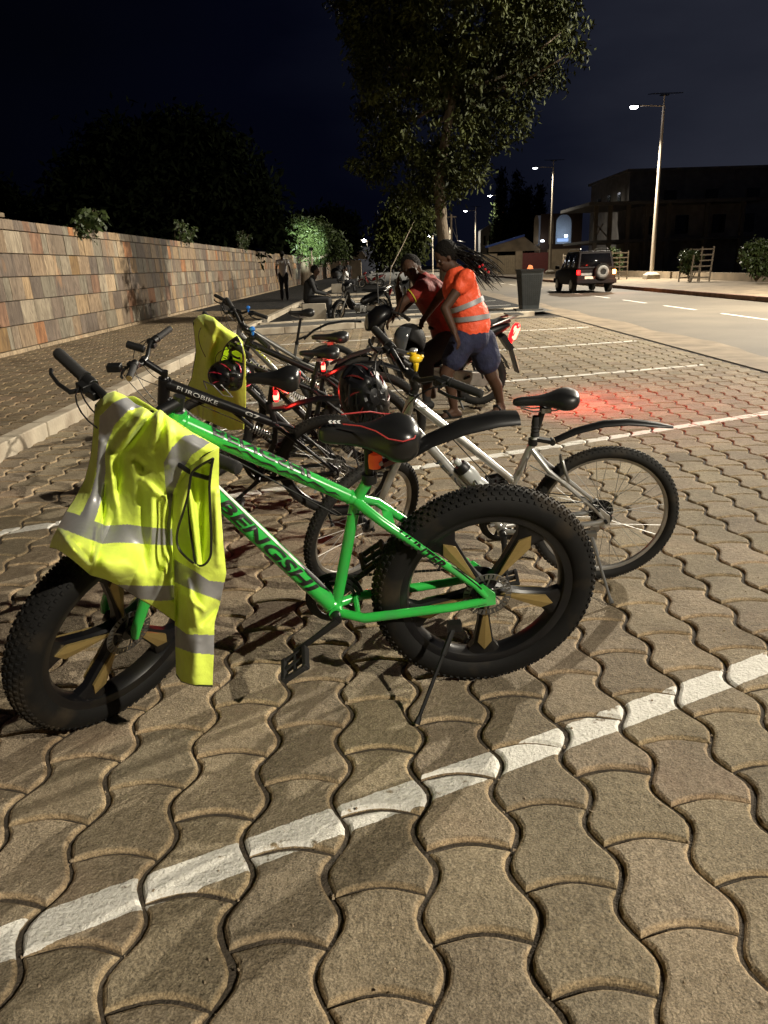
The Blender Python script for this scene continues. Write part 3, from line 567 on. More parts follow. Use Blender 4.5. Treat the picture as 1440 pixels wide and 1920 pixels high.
t = empty('metal_gate', 'tan ribbed metal gate in the far compound wall', 'gate', (at(949, 500, YG).x, YG-.05, 0)); b = MB(); b.box((0, 0, zz/2-.1), (2.0, .08, zz-.25)); b.build('leaf', M['gateyellow'], t); b = MB()
for k in range(9): b.box((-.9+k*.225, -.06, zz/2-.1), (.05, .05, zz-.3))
b.build('rib', M['walltan'], t)
t = empty('metal_gate', 'dark red metal gate beside the tan gate', 'gate', (at(1003, 500, YG).x, YG-.05, 0)); b = MB(); b.box((0, 0, zz/2), (2.9, .08, zz-.05)); b.build('leaf', M['gatered'], t); b = MB(); b.bar((-1.4, -.06, .5), (1.4, -.06, .5), .05, .1); b.build('rail', M['gatered'], t)
t = empty('pale_house', 'small pale gabled house far behind the wall', 'house', (at(918, 480, 140).x, 140, 0)); b = MB(); zh = at(918, 432, 140).z; b.prism([(-1.6, 0), (1.8, 0), (1.8, zh), (.3, zh+1.1), (-1.6, zh)], 0, 3); b.build('wall', mat('grey_render', (.06, .06, .06), .9), t, smooth=False)
for k in range(3): b = MB(); b.box((-.9+k*.85, -.05, zh-1.6), (.35, .1, 1.5)); b.build('window', M['glass'], t)
b = MB(); b.prism([(-.26, 0), (.26, 0), (.24, .75), (.14, 1.0), (-.1, 1.05), (-.22, .8)], -.1, .1); o = b.build('orange_bollard', M['orangecone'], bevel=.02); pp = at(996, 512, 60); o.location = (pp.x-.1, 60, 0.12); tag(o, 'pale orange bollard visible above the litter bin', 'bollard')
# far street end
t = empty('blue_building', 'dark bluish building with blue uprights at the end of the street', 'building', (at(662, 500, 120).x, 120, 0)); wd = at(742, 500, 120).x-t.location.x; zb = at(700, 462, 120).z
boxobj('wall', t, mat('slate_render', (.05, .055, .075), .8), [((wd/2, 2, zb/2), (wd, 4, zb))]); boxobj('upright', t, mat('blue_upright', (.12, .16, .32), .6), [((wd*.6, -.1, zb*.4), (.3, .1, zb*.8)), ((wd*.15, -.1, zb*.4), (.25, .1, zb*.8)), ((wd*.9, -.1, zb*.4), (.4, .1, zb*.8))])
t = empty('roadside_shed', 'low shed with a beige roof beyond the end of the wall', 'shed', (at(622, 500, 100).x, 100, 0)); boxobj('wall', t, M['walltan'], [((1.7, 2, 1.1), (3.8, 4, 2.2))]); b = MB(); b.prism([(-.5, 2.3), (4.4, 2.3), (3.8, 3.2), (.4, 3.0)], -.4, 4.2); b.build('roof', M['sand'], t)
# utility pole and wires between the lamps
t = empty('utility_pole', 'thin utility pole with wires beside the tree trunk', 'pole', (at(846, 500, 70).x, 70, 0)); b = MB(); zt_ = at(846, 402, 70).z; b.tube([(0, 0, 0), (0, 0, zt_)], [.12, .09], 8); b.build('pole', M['bark'], t); b = MB(); b.box((0, 0, zt_-.2), (.9, .08, .08)); b.build('crossarm', M['bark'], t)
for k in range(2): b = MB(); b.tube([(at(846, 405, 70).x+(k-.5)*.6, 70, zt_-.15), (at(858, 440, 90).x, 90, zt_-1.6), (at(872, 470, 120).x, 120, zt_-1.0)], .035, 4); o = b.build('overhead_wire', M['black']); tag(o, ('left','right')[k]+' one of two dark overhead wires sagging from the utility pole', 'wire', 'overhead wires')
# litter bin
t = empty('litter_bin', 'tapered dark grey perforated litter bin on the corner of the kerb island', 'litter bin', (4.32, 22.75, .1), .05); b = MB()
b.loft([[Vector((sx*a, sy*a, z)) for sx, sy in ((-1, -1), (1, -1), (1, 1), (-1, 1))] for a, z in ((.235, .02), (.32, 1.08), (.30, 1.08), (.22, .06))], caps=False); b.box((0, 0, .03), (.46, .46, .04)); b.build('body', M['binmetal'], t, bevel=.01)
b = MB(); b.loft([[Vector((sx*a, sy*a, z)) for sx, sy in ((-1, -1), (1, -1), (1, 1), (-1, 1))] for a, z in ((.335, 1.05), (.335, 1.10), (.29, 1.10), (.29, 1.05))], caps=False); b.build('rim', M['black'], t)
b = MB()
for r_ in range(15):
    z = .16+r_*.055; a = .235+(z-.02)/1.06*.085
    for k in range(9):
        x = (-4+k)*a*.21; b.box((x, -a-.002, z), (.022, .006, .032)); b.box((-a-.002, x, z), (.006, .022, .032))
b.build('perforation_pattern', M['decal'], t)
b = MB(); b.box((0, 0, 0), (.75, .6, .07)); o = b.build('bin_plinth', M['gravel']); o.location = (4.3, 22.75, .085); tag(o, 'dark slab under the litter bin', 'slab')
# ------------------------------------------------------------------ lettering
def text_mesh(s, shear=0, bold=.02, cuts=1, spacing=1.0):
    cu = bpy.data.curves.new('t', 'FONT'); cu.body = s; cu.align_x = 'CENTER'; cu.align_y = 'CENTER'; cu.size = 1; cu.offset = bold; cu.shear = shear; cu.resolution_u = 3; cu.space_character = spacing
    o = bpy.data.objects.new('t', cu); COL.objects.link(o); bpy.context.view_layer.update()
    me = bpy.data.meshes.new_from_object(o); bm = bmesh.new(); bm.from_mesh(me)
    bmesh.ops.triangulate(bm, faces=bm.faces)
    if cuts: bmesh.ops.subdivide_edges(bm, edges=bm.edges, cuts=cuts, use_grid_fill=True)
    V = [v.co.copy() for v in bm.verts]; bm.verts.index_update(); F = [tuple(v.index for v in f.verts) for f in bm.faces]
    bm.free(); bpy.data.objects.remove(o); bpy.data.curves.remove(cu); bpy.data.meshes.remove(me); return V, F
def wrap_text(name, s, p0, p1, r, side, m, parent, width=None, height=.03, shear=0, bold=.02, flip=False, off=.0012, ang0=0, cuts=2):
    """lettering laid round a tube from p0 to p1; side = direction the letters face; ang0 turns it round the tube"""
    V, F = text_mesh(s, shear, bold, cuts); p0 = Vector(p0); p1 = Vector(p1); d = (p1-p0).normalized(); n = Vector(side); n = (n-d*n.dot(d)).normalized(); q = d.cross(n)
    if q.z < 0 and not flip: q = -q
    if flip and q.z > 0: q = -q
    xs = [v.x for v in V]; ys = [v.y for v in V]; W = max(xs)-min(xs); Hh = max(ys)-min(ys); xm = (max(xs)+min(xs))/2; ym = (max(ys)+min(ys))/2; L = (p1-p0).length if width is None else width; c = (p0+p1)/2
    b = MB(); vs = []
    for v in V:
        t = (v.x-xm)/W*L; a = (v.y-ym)/Hh*height/r+ang0; rr = r+off; vs.append(c+d*t+n*rr*cos(a)+q*rr*sin(a))
    b.add(vs, F); return b.build(name, m, parent, smooth=False)

# ------------------------------------------------------------------ bicycle parts (x forward, y to the rider's left, z up)
def wheel(parent, name, c, r, tw, kind, X=None, lab=None, rimm=None, tyrem=None, rotor=True, letters=None):
    X = X or (lambda p: p); cx, cz = c
    wv = MB(); fat = tw > .08; hubw = .05
    wv.tube([(0, -hubw, 0), (0, hubw, 0)], .028 if fat else .02, 14); wv.tube([(0, -hubw-.02, 0), (0, hubw+.02, 0)], .008, 8); wv.lathe([(.02, .028), (.034, .028), (.034, .033), (.02, .033)], (0, 0, 0), 'y', 16, closed=True); wv.lathe([(.02, -.028), (.034, -.028), (.034, -.033), (.02, -.033)], (0, 0, 0), 'y', 16, closed=True)
    T = lambda p: X(Vector((p[0]+cx, p[1], p[2]+cz)))
    W = wv.xf(T).build(name, M['black'] if fat or rimm is None else M['steel'], parent)
    if lab: W['label'] = lab
    # tyre
    b = MB(); rc = r-tw/2-.004; prof = []
    ri = r-tw*1.0 if not fat else r-tw*.93
    n = 14
    for k in range(n+1):
        a = -pi*.80+2*pi*.80*k/n; prof.append((rc+(tw/2)*cos(a)*(1.0 if cos(a) > 0 else .95), (tw/2)*sin(a)))
    prof = [(ri, -tw*.27)]+prof+[(ri, tw*.27)]
    b.lathe(prof, (0, 0, 0), 'y', 72, closed=True)
    rows = ([(-.92, .010, .010, 90, 0), (-.62, .010, .012, 90, .5), (-.31, .013, .011, 90, 0), (0, .010, .012, 90, .5), (.31, .013, .011, 90, 0), (.62, .010, .012, 90, .5), (.92, .010, .010, 90, 0)] if fat else [(-.95, .010, .008, 84, 0), (-.45, .008, .008, 84, .5), (0, .010, .008, 84, 0), (.45, .008, .008, 84, .5), (.95, .010, .008, 84, 0)])
    kh = .0048 if fat else .0035
    for a, lx, ly, num, ph in rows:
        for k in range(num):
            t = 2*pi*(k+ph)/num; e = Vector((cos(t), 0, sin(t))); nrm = e*cos(a)+Vector((0, 1, 0))*sin(a); tg = Vector((-sin(t), 0, cos(t))); sd = nrm.cross(tg)
            m3 = Matrix((tg, sd, nrm)).transposed(); p = e*rc+nrm*(tw/2)
            b.box(p+nrm*kh*.3, (lx*random.uniform(.9, 1.1), ly, kh), m3, taper=.8)
    b.xf(T).build('tyre', tyrem or (M['fattyre'] if fat else M['tyre']), W, sharp=50)
    # rim
    b = MB()
    if fat:
        R0 = r-tw*.90; hw = tw*.36
        b.lathe([(R0, -hw), (R0+.006, -hw), (R0+.006, hw), (R0, hw), (R0-.02, hw*.8), (R0-.03, hw*.35), (R0-.03, -hw*.35), (R0-.02, -hw*.8)], (0, 0, 0), 'y', 96, closed=True)
        rm = b.xf(T).build('rim', M['blackpaint'], W)
        for k in range(5):
            a = R(-80+72*k+kind[1]); e = Vector((cos(a), 0, sin(a))); g = Vector((-sin(a), 0, cos(a))); sp = MB(); Ri = R0-.025
            rings = []
            for s_, hw_, th in ((.018, .022, .030), (.06, .016, .022), (.5*Ri, .020, .018), (.85*Ri, .034, .020), (Ri, .062, .024), (Ri+.012, .075, .024)):
                rings.append([e*s_+g*(x*hw_)+Vector((0, y*th, 0)) for x, y in ((-1, -.6), (-.6, -1), (.6, -1), (1, -.6), (1, .6), (.6, 1), (-.6, 1), (-1, .6))])
            sp.loft(rings); S = sp.xf(T).build('spoke', M['blackpaint'], W)
            bl = MB()
            for sy in (-1, 1):
                pts = [(.052, .0018), (.80*Ri, .0245), (.935*Ri, 0), (.80*Ri, -.0245), (.052, -.0018)]; yy = [.0235, .0235, .0215, .0235, .0235]
                top = [e*s_+g*x+Vector((0, sy*(y+.004), 0)) for (s_, x), y in zip(pts, yy)]; ridge = [e*.052+Vector((0, sy*.0285, 0)), e*(.80*Ri)+Vector((0, sy*.032, 0))]
                low = [p-Vector((0, sy*.008, 0)) for p in top]
                bl.add(top+ridge+low, [(0, 1, 6, 5), (5, 6, 3, 4), (1, 2, 6), (2, 3, 6), (0, 7, 8, 1), (1, 8, 9, 2), (2, 9, 10, 3), (3, 10, 11, 4), (4, 11, 7, 0)])
            bl.xf(T).build('gold_inlay', M['gold'], S, sharp=15)
    else:
        R0 = r-tw*.92; hw = .011
        b.lathe([(R0+.004, -hw), (R0+.004, hw), (R0-.010, hw), (R0-.018, hw*.5), (R0-.018, -hw*.5), (R0-.010, -hw)], (0, 0, 0), 'y', 72, closed=True)
        rm = b.xf(T).build('rim', rimm or M['rimsilver'], W)
        b = MB(); ns = 32
        for k in range(ns):
            a = 2*pi*k/ns; sg = 1 if k % 2 else -1; a2 = a+sg*(1 if k % 4 < 2 else -1)*.9
            b.tube([(.031*cos(a2), sg*.03, .031*sin(a2)), ((R0-.015)*cos(a), sg*.002, (R0-.015)*sin(a))], .0011, 4, caps=False)
        b.xf(T).build('spokes', M['steel'] if rimm is None else M['steel'], W)
        b = MB(); a = R(-50); b.box((R0*.62*cos(a), .012, R0*.62*sin(a)), (.012, .012, .075), Matrix.Rotation(R(-35), 3, 'Y')); b.xf(T).build('reflector', M['clear'], W)
    if rotor:
        b = MB(); y = .045; n = 90; R1, R2 = .078, .062
        prof = []
        for side in (0, 1):
            pass
        vs = []; 
        for k in range(n):
            a = 2*pi*k/n; w_ = .0022*sin(12*a)
            for rr in (R1+w_, R2+w_*.7):
                for yy in (y-.0009, y+.0009): vs.append((rr*cos(a), yy, rr*sin(a)))
        fs = []
        for k in range(n):
            i = 4*k; j = 4*((k+1) % n)
            if k % 3 == 1: fs += [(i, j, j+1, i+1)]; fs += [(i+2, i+3, j+3, j+2)]; continue
            fs += [(i, j, j+2, i+2), (i+1, i+3, j+3, j+1), (i, i+1, j+1, j), (i+2, j+2, j+3, i+3)]
        b.add(vs, fs); b.lathe([(R1+.001, y-.001), (R1+.003, y), (R1+.001, y+.001)], (0, 0, 0), 'y', 60, closed=True); b.lathe([(R2-.003, y-.001), (R2, y-.001), (R2, y+.001), (R2-.003, y+.001)], (0, 0, 0), 'y', 60, closed=True)
        for k in range(6):
            a = 2*pi*k/6; a2 = a+.6; b.bar((.02*cos(a), y, .02*sin(a)), (R2*cos(a2), y, R2*sin(a2)), .005, .002, up=(0, 1, 0))
        b.xf(T).build('brake_rotor', M['rotor'], W)
    return W

def saddle(parent, c, L=.27, W=.15, tilt=0, red=False, gloss=False, big=1.0):
    cx, cz = c; b = MB(); rings = []
    for s, hw, top, bot in ((-.5, .36, -.010, -.035), (-.47, .72, .004, -.055), (-.36, .97, .014, -.068), (-.22, .93, .012, -.066), (-.06, .55, .0, -.05), (.1, .33, -.004, -.042), (.3, .26, -.002, -.040), (.44, .22, -.004, -.040), (.5, .10, -.012, -.032)):
        x = s*L; h = hw*W/2; ring = []
        for k in range(16):
            a = 2*pi*k/16; yy = h*cos(a)*(1 if abs(cos(a)) < .9 else 1); t = top*big if sin(a) > 0 else bot*big
            m_ = (top+bot)/2*big; zz = m_+(t-m_)*abs(sin(a))**.6*(1 if True else 1)
            ring.append(Vector((x, yy, zz)))
        rings.append(ring)
    b.loft(rings); rot = Matrix.Rotation(R(-tilt), 3, 'Y'); tr = lambda p: rot @ Vector(p)+Vector((cx, 0, cz)); b.xf(tr)
    s = b.build('saddle', mat('saddle_vinyl', (.010, .010, .010), .28 if gloss else .42, var=.2, bump=.15, bscale=260, bdist=.001), parent, sharp=60)
    mo = s.modifiers.new('sub', 'SUBSURF'); mo.levels = 1; mo.render_levels = 2
    b = MB()
    for sy in (-1, 1): b.tube([tr(p) for p in ((L*.38, sy*.01, -.045), (L*.2, sy*.02, -.062), (-L*.15, sy*.022, -.064), (-L*.36, sy*.03, -.045))], .0035, 6)
    b.box(tr((0, 0, -.062)), (.04, .055, .02)); b.build('saddle_rails', M['steel'] if not red else M['black'], s)
    if red:
        for sy in (1, -1):
            b = MB(); pts = [(-.137, .035, -.004), (-.12, .082, -.010), (-.085, .1, -.012), (-.045, .093, -.008), (-.01, .072, .006), (.03, .050, .011), (.08, .036, .010)]
            b.tube([tr((x, sy*y*W/.2, z)) for x, y, z in pts], .0022, 6); b.build('piping', M['reddecal'], s)
        b = MB()
        for k in range(3):
            x = .085+k*.012; b.add([tr(p) for p in ((x, .028, .0075), (x+.007, .028, .0075), (x+.012, .020, .010), (x+.007, .012, .0115), (x, .012, .0115), (x+.005, .020, .010))], [(0, 1, 2, 3, 4, 5)])
        b.build('white_marks', M['white'], s, smooth=False)
    return s

def mudguard(parent, pts, hw, m, name='mudguard', clamp=None, arch=.35, lab=None):
    pts = [Vector(p) for p in pts]; rings = []; n = len(pts)
    for i, p in enumerate(pts):
        t = (pts[min(i+1, n-1)]-pts[max(i-1, 0)]).normalized(); u = Vector((-t.z, 0, t.x)); u = u if u.z > 0 else -u; h = hw[i] if hasattr(hw, '__len__') else hw
        up = [p+Vector((0, h*sin(a), 0))+u*(h*arch*2*(cos(a)-.6)) for a in np.linspace(-1.25, 1.25, 9)]; dn = [q-u*.004 for q in up[::-1]]; rings.append(up+dn)
    b = MB(); b.loft(rings); o = b.build(name, m, parent, sharp=50)
    if lab: o['label'] = lab
    if clamp: b = MB(); b.bar(clamp[0], clamp[1], .028, .016); b.tube([Vector(clamp[1])+Vector((0, -.02, 0)), Vector(clamp[1])+Vector((0, .02, 0))], .012, 8); b.build('clamp', clamp[2] if len(clamp) > 2 else M['black'], o)
    return o

def bicycle(label, Mx, S, group='parked bicycles'):
    t = empty('bicycle', label, 'bicycle', M=Mx, group=group)
    P3 = lambda a, y=0: Vector((a[0], y, a[1]))
    r, tw, wb = S['r'], S['tw'], S['wb']; fm = S['fm']; bb, ht, hb, st = S['bb'], S['ht'], S['hb'], S['st']; hub = (0, r); fh = (wb, r)
    # steering transform
    o = P3(ht); ax = (P3(ht)-P3(hb)).normalized(); rq = Matrix.Rotation(S.get('steer', 0), 3, ax); X = lambda p: rq @ (Vector(p)-o)+o
    # frame
    b = MB(); axd = (P3(ht)-P3(hb)).normalized(); rt, rd, rs = S.get('rt', .019), S.get('rd', .022), S.get('rs', .016)
    b.tube([P3(hb)-axd*.012, P3(ht)+axd*.005], rt*1.25, 16)
    te = S['te']; ts = P3(ht)-axd*.022; ds = P3(hb)+axd*.03
    if not S.get('sus'):
        b.tube([ts, ts.lerp(P3(te), .5), P3(te)], [rt*1.12, rt*1.05, rt*.9], 16)
        b.tube([P3(st), P3(te), P3(bb)], rs, 14)
    else:                                   # suspension frame: stout beam, swing arm and coil shock
        b.tube([ts, P3(te)], [rt*1.2, rt*.9], 14); b.tube([P3(st), P3(te), P3((te[0]+.02, te[1]-.12))], rs, 14); b.tube([P3((te[0]+.02, te[1]-.12)), P3(bb)], rs*1.1, 12); b.tube([ts.lerp(P3(te), .55), P3((te[0]+.03, te[1]-.13))], rs*.7, 10)
    b.tube([ds, ds.lerp(P3(bb), .5), P3(bb)], [rd*.95, rd*1.05, rd], 16, flat=1.0)
    b.tube([P3(bb, -.036), P3(bb, .036)], .024, 16)
    ssy = max(tw/2+.018, .05)
    for sy in (-1, 1):
        sa_ = S.get('ssa', te); b.tube([P3(sa_, sy*.012), P3((sa_[0]-.07, sa_[1]-(.045 if sa_ is te else .085)), sy*ssy*.9), P3((hub[0]+.05, hub[1]+.06), sy*(ssy+.003)), P3((hub[0]+.012, hub[1]+.012), sy*ssy)], [q_*S.get('sk', 1) for q_ in (rs*.75, rs*.7, rs*.55, rs*.5)], 12)
        b.tube([P3(bb, sy*.022), P3((bb[0]-.09, bb[1]-.002), sy*ssy*.92), P3((hub[0]+.12, hub[1]-.022), sy*ssy), P3((hub[0]+.01, hub[1]-.006), sy*ssy)], [q_*S.get('sk', 1) for q_ in (rs*.72, rs*.8, rs*.72, rs*.62)], 12)
        b.prism([(hub[0]-.022, hub[1]-.02), (hub[0]+.05, hub[1]-.03), (hub[0]+.055, hub[1]-.012), (hub[0]+.02, hub[1]+.012), (hub[0]+.045, hub[1]+.05), (hub[0]+.025, hub[1]+.06), (hub[0]-.018, hub[1]+.022)], sy*ssy-.004, sy*ssy+.004)
    for q_, d_, k_ in ((ts, (P3(te)-ts).normalized(), rt*1.16), (ds, (P3(bb)-ds).normalized(), rd*1.0), (P3(te), (ts-P3(te)).normalized(), rt*.95), (P3(bb), (ds-P3(bb)).normalized(), rd*1.04)):
        g_ = rt*1.1 if q_ is ts or q_ is ds else (rs if q_ != P3(bb) else .022); b.tube([q_+d_*(g_+.002), q_+d_*(g_+.007)], [k_+.0022, k_+.0004], 16)
    if r > .36:     # bridge plates between the stays
        q = P3((te[0]-.10, te[1]-.075)); b.bar(q+Vector((0, -ssy, .0)), q+Vector((0, ssy, .0)), .03, .006); b.tube([P3((bb[0]-.07, bb[1]+.01), -.05), P3((bb[0]-.07, bb[1]+.01), .05)], .009, 8)
    F = b.build('frame', fm, t)
    for args in S.get('texts', []): k = dict(args); wrap_text('lettering', k.pop('s'), P3(k.pop('a')), P3(k.pop('b')), k.pop('r'), (0, 1, 0), k.pop('m', M['decal']), F, **k)
    if S.get('sus'):
        a, c = P3((te[0]+.16, te[1]-.005)), P3((te[0]+.015, te[1]-.10)); b = MB(); pts = []; d = (c-a); u = Vector((0, 1, 0)); v = d.normalized().cross(u); n = 70
        for k in range(n+1): tt = .15+.7*k/n; th = k/n*2*pi*8; pts.append(a+d*tt+(u*cos(th)+v*sin(th))*.021)
        b.tube(pts, .0042, 6); b.tube([a, c], .009, 8); b.build('coil_shock', M['white'] if S['sus'] == 2 else M['steel'], t)
    # fork, wheels
    fy = tw/2+.022; b = MB(); cr_ = P3(hb)-axd*.025; top = P3(hb)-axd*.02; fr_ = S.get('fr', .016)
    b.tube([P3(hb), top], rt*1.1, 12); b.bar(top+Vector((0, -fy, -.01)), top+Vector((0, fy, -.01)), .045, .035)
    for sy in (-1, 1):
        dx = P3(fh, sy*fy); kn = top+Vector((0, sy*fy, -.015)); off = S.get('fork_off', .02); mid = kn.lerp(dx, .45)+Vector((off*.2, 0, 0))
        b.tube([kn+Vector((0, 0, .02)), kn, mid, dx+Vector((-.006, 0, .03)), dx], [fr_*.9, fr_*1.1, fr_*1.0, fr_*.75, fr_*.6], 12)
    fo = b.xf(X).build('fork', S.get('forkm', fm), t)
    wheel(t, 'rear_wheel', hub, r, tw, ('mag', S.get('ra', 0)), None, rimm=S.get('rimm'), rotor=S.get('rotor', True))
    wheel(t, 'front_wheel', fh, r, tw, ('mag', S.get('fa', 25)), X, rimm=S.get('rimm'), rotor=S.get('rotor', True))
    # headset, stem, handlebar
    bc, hw = S['bar'], S['barw']; b = MB(); s0 = P3(ht)+axd*.03; b.tube([P3(ht), P3(ht)+axd*.05], .017, 12); b.lathe([(.02, 0), (.024, .006), (.02, .012)], P3(ht), 'z', 14); b.tube([s0, P3(bc)], [.017, .018], 12); b.tube([P3(bc, -.02), P3(bc, .02)], .021, 12)
    b.xf(X).build('stem', S.get('stemm', M['black']), t)
    rise = S.get('rise', .03); back = S.get('back', .03); up_ = S.get('tipup', .0)
    hp = lambda sy: [P3(bc), P3((bc[0], bc[1]), sy*.05), P3((bc[0]-.004, bc[1]+rise), sy*.12), P3((bc[0]-back*.5, bc[1]+rise+up_*.4), sy*hw*.6), P3((bc[0]-back, bc[1]+rise+up_), sy*hw)]
    b = MB(); b.tube(hp(1)[::-1]+hp(-1)[1:], .0115, 12); hbar = b.xf(X).build('handlebar', S.get('barm', M['black']), t)
    for sy in (-1, 1):
        e = hp(sy); d = (e[-1]-e[-2]).normalized(); g0 = e[-1]-d*.13; b = MB(); n = 14
        b.tube([g0+d*(.13*k/n) for k in range(n+1)]+[e[-1]+d*.004, e[-1]+d*.006], [(.0165+(.0012 if k % 2 else 0)) for k in range(n+1)]+[.015, .006], 12)
        b.tube([g0-d*.006, g0+d*.002], .020, 12); gr = b.xf(X).build('grip', S.get('gripm', M['blackmatte']), hbar)
        if S.get('gripend'): b = MB(); b.tube([e[-1]+d*.006, e[-1]+d*.010], .0145, 12); b.xf(X).build('bar_end_plug', S['gripend'], gr)
        b = MB(); l0 = g0-d*.03; fwd = Vector((1, 0, -.35)).normalized()
        b.tube([l0-d*.015, l0+d*.02], .018, 12); b.box(l0+fwd*.022+Vector((0, 0, .004)), (.03, .035, .022)); b.box(l0-d*.02+Vector((.004, 0, -.018)), (.035, .04, .024))
        b.tube([l0+fwd*.03, l0+fwd*.058+d*.02, l0+fwd*.064+d*.07, l0+fwd*.058+d*.115, l0+fwd*.048+d*.128], [.008, .0085, .0075, .007, .008], 8, flat=.8)
        b.xf(X).build('brake_lever', M['black'], hbar, bevel=.002)
    # cables
    b = MB()
    for sy, sw in S.get('cab', ((1, .14), (-1, .17), (1, .10), (-1, .11))):
        a = hp(sy)[3]; a = a+Vector((.02, 0, -.005)); e = X(P3((hb[0]+.015, hb[1]-.06), sy*fy*.6)) if sw > .12 else P3((ht[0]-.06, ht[1]-.05), sy*.02)
        m1 = X(a+Vector((sw*.9, -sy*.05, .02))); m2 = X(P3((bc[0]+sw*.8, bc[1]-.12), sy*.02)); pts = []
        for k in range(13):
            q = k/12; p = X(a)*(1-q)**3+m1*3*q*(1-q)**2+m2*3*q*q*(1-q)+e*q**3; pts.append(p)
        b.tube(pts, .0023, 5)
    b.tube([P3((ht[0]-.06, ht[1]-.045-rt*2), .006), P3((te[0]+.06, te[1]-rt*1.9), .008), P3((te[0]-.02, te[1]-rt*1.7), .02), P3((hub[0]+.1, hub[1]+.12), ssy+.01), P3((hub[0]+.03, hub[1]+.05), ssy+.012)], .0024, 5)
    b.build('cables', M['black'], t)
    # drive train on the right side
    b = MB(); y = -.052
    for R_, yy in ((.088, y), (.075, y+.008)): b.lathe([(R_-.012, yy-.0015), (R_, yy-.0015), (R_, yy+.0015), (R_-.012, yy+.0015)], P3(bb), 'y', 40, closed=True)
    for k in range(5): a = k*2*pi/5; b.bar(P3(bb, y), P3((bb[0]+.08*cos(a), bb[1]+.08*sin(a)), y), .016, .004, up=(0, 1, 0))
    b.lathe([(.075, y-.012), (.098, y-.012), (.098, y-.009), (.075, y-.009)], P3(bb), 'y', 40, closed=True)
    cs = b.build('chainring', M['black'], t)
    b = MB()
    for k in range(7): R_ = .055-.005*k; b.lathe([(.012, y-.003*k+.012), (R_, y-.003*k+.012), (R_, y-.003*k+.0135), (.012, y-.003*k+.0135)], P3(hub), 'y', 28, closed=True)
    b.build('cassette', M['black'], t)
    b = MB(); dr = P3((hub[0]+.015, hub[1]-.095), y); 
    for a0, a1 in ((P3((bb[0], bb[1]+.088), y), P3((hub[0], hub[1]+.045), y)), (P3((bb[0]-.01, bb[1]-.087), y), dr)):
        n = int((a1-a0).length/.0127)
        for k in range(n): c = a0.lerp(a1, (k+.5)/n); d = (a1-a0).normalized(); b.box(c, (.0115, .006 if k % 2 else .003, .0075), Matrix.Rotation(-math.atan2(d.z, d.x), 3, 'Y'))
    b.build('chain', M['black'], t)
    b = MB(); b.tube([P3((hub[0]+.005, hub[1]-.03), y), P3((hub[0]+.02, hub[1]-.06), y-.004), dr], [.013, .011, .008], 8); b.lathe([(.003, -.004), (.022, -.004), (.022, .004), (.003, .004)], dr, 'y', 12, closed=True); b.lathe([(.003, -.004), (.02, -.004), (.02, .004), (.003, .004)], P3((hub[0]+.018, hub[1]-.045), y), 'y', 12, closed=True); b.build('derailleur', S.get('derm', M['black']), t)
    ca = S['crank']; 
    for sy, a in ((1, ca), (-1, ca+pi)):
        e = (bb[0]+.172*cos(a), bb[1]+.172*sin(a)); b = MB(); b.tube([P3(bb, sy*.036), P3(bb, sy*.07)], .016, 12); b.tube([P3(bb, sy*.072), P3((bb[0]+.08*cos(a), bb[1]+.08*sin(a)), sy*.082), P3(e, sy*.09)], [.014, .011, .011], 10, flat=.7)
        ck = b.build('crank_arm', S.get('crankm', M['black']), t)
        b = MB(); pt = R(S.get('ptilt', 15)); rotp = Matrix.Rotation(pt, 3, 'Y'); c = P3(e, sy*.15); b.tube([P3(e, sy*.09), P3(e, sy*.195)], .007, 8)
        for xx in (-.042, .042): b.box(c+rotp @ Vector((xx, 0, 0)), (.014, .10, .024), rotp)
        for yy in (-.045, 0, .045): b.box(c+rotp @ Vector((0, yy, 0)), (.078, .012, .018), rotp)
        b.build('pedal', M['blackmatte'], ck, bevel=.002)
    # seat post, saddle
    sa = S['saddle']; b = MB(); sx = (sa[0]+.005, sa[1]-.058); b.tube([P3((st[0]+(bb[0]-st[0])*.1, st[1]+(bb[1]-st[1])*.1)), P3(st), P3(sx)], .0135, 12); b.tube([P3(sx)-Vector((0, .018, .004)), P3(sx)+Vector((0, .018, -.004))], .014, 10)
    b.lathe([(rs*.98, -.012), (rs*1.3, -.012), (rs*1.3, .016), (rs*.98, .016)], P3(st), 'z', 16, closed=True); b.build('seat_post', S.get('postm', M['black']), t)
    saddle(t, sa, S.get('sl', .27), S.get('sw', .15), S.get('stilt', 0), S.get('sred', False), S.get('sgloss', False), S.get('sbig', 1))
    for g in S.get('guards', []): mudguard(t, **g)
    if S.get('kick'):
        k0, k1 = S['kick']; b = MB(); b.box(k0, (.045, .03, .03)); b.tube([k0, Vector(k0).lerp(Vector(k1), .3)], .010, 8); b.tube([Vector(k0).lerp(Vector(k1), .25), k1], .0065, 8); b.tube([Vector(k0).lerp(Vector(k1), .93), k1], [.009, .012], 8); b.build('kickstand', S.get('kickm', M['black']), t)
    if S.get('light'):
        q = P3(S['light']); b = MB(); b.box(q, (.020, .034, .055)); l = b.build('rear_light', M['redglow'], t, bevel=.004); b = MB(); b.box(q+Vector((-.0, 0, 0)), (.024, .040, .026)); b.build('light_core', M['redhot'], l); b = MB(); b.box(q+Vector((.020, 0, 0)), (.018, .034, .058)); b.build('light_housing', M['black'], l, bevel=.004)
        ld = bpy.data.lights.new('tail_glow', 'POINT'); ld.energy = S['light'][2]; ld.color = (1, .03, .02); ld.shadow_soft_size = .02; lo = bpy.data.objects.new('tail_glow', ld); COL.objects.link(lo); lo.parent = t; lo.location = q+Vector((-.045, 0, 0)); lo['kind'] = 'helper'
    return t, X, F
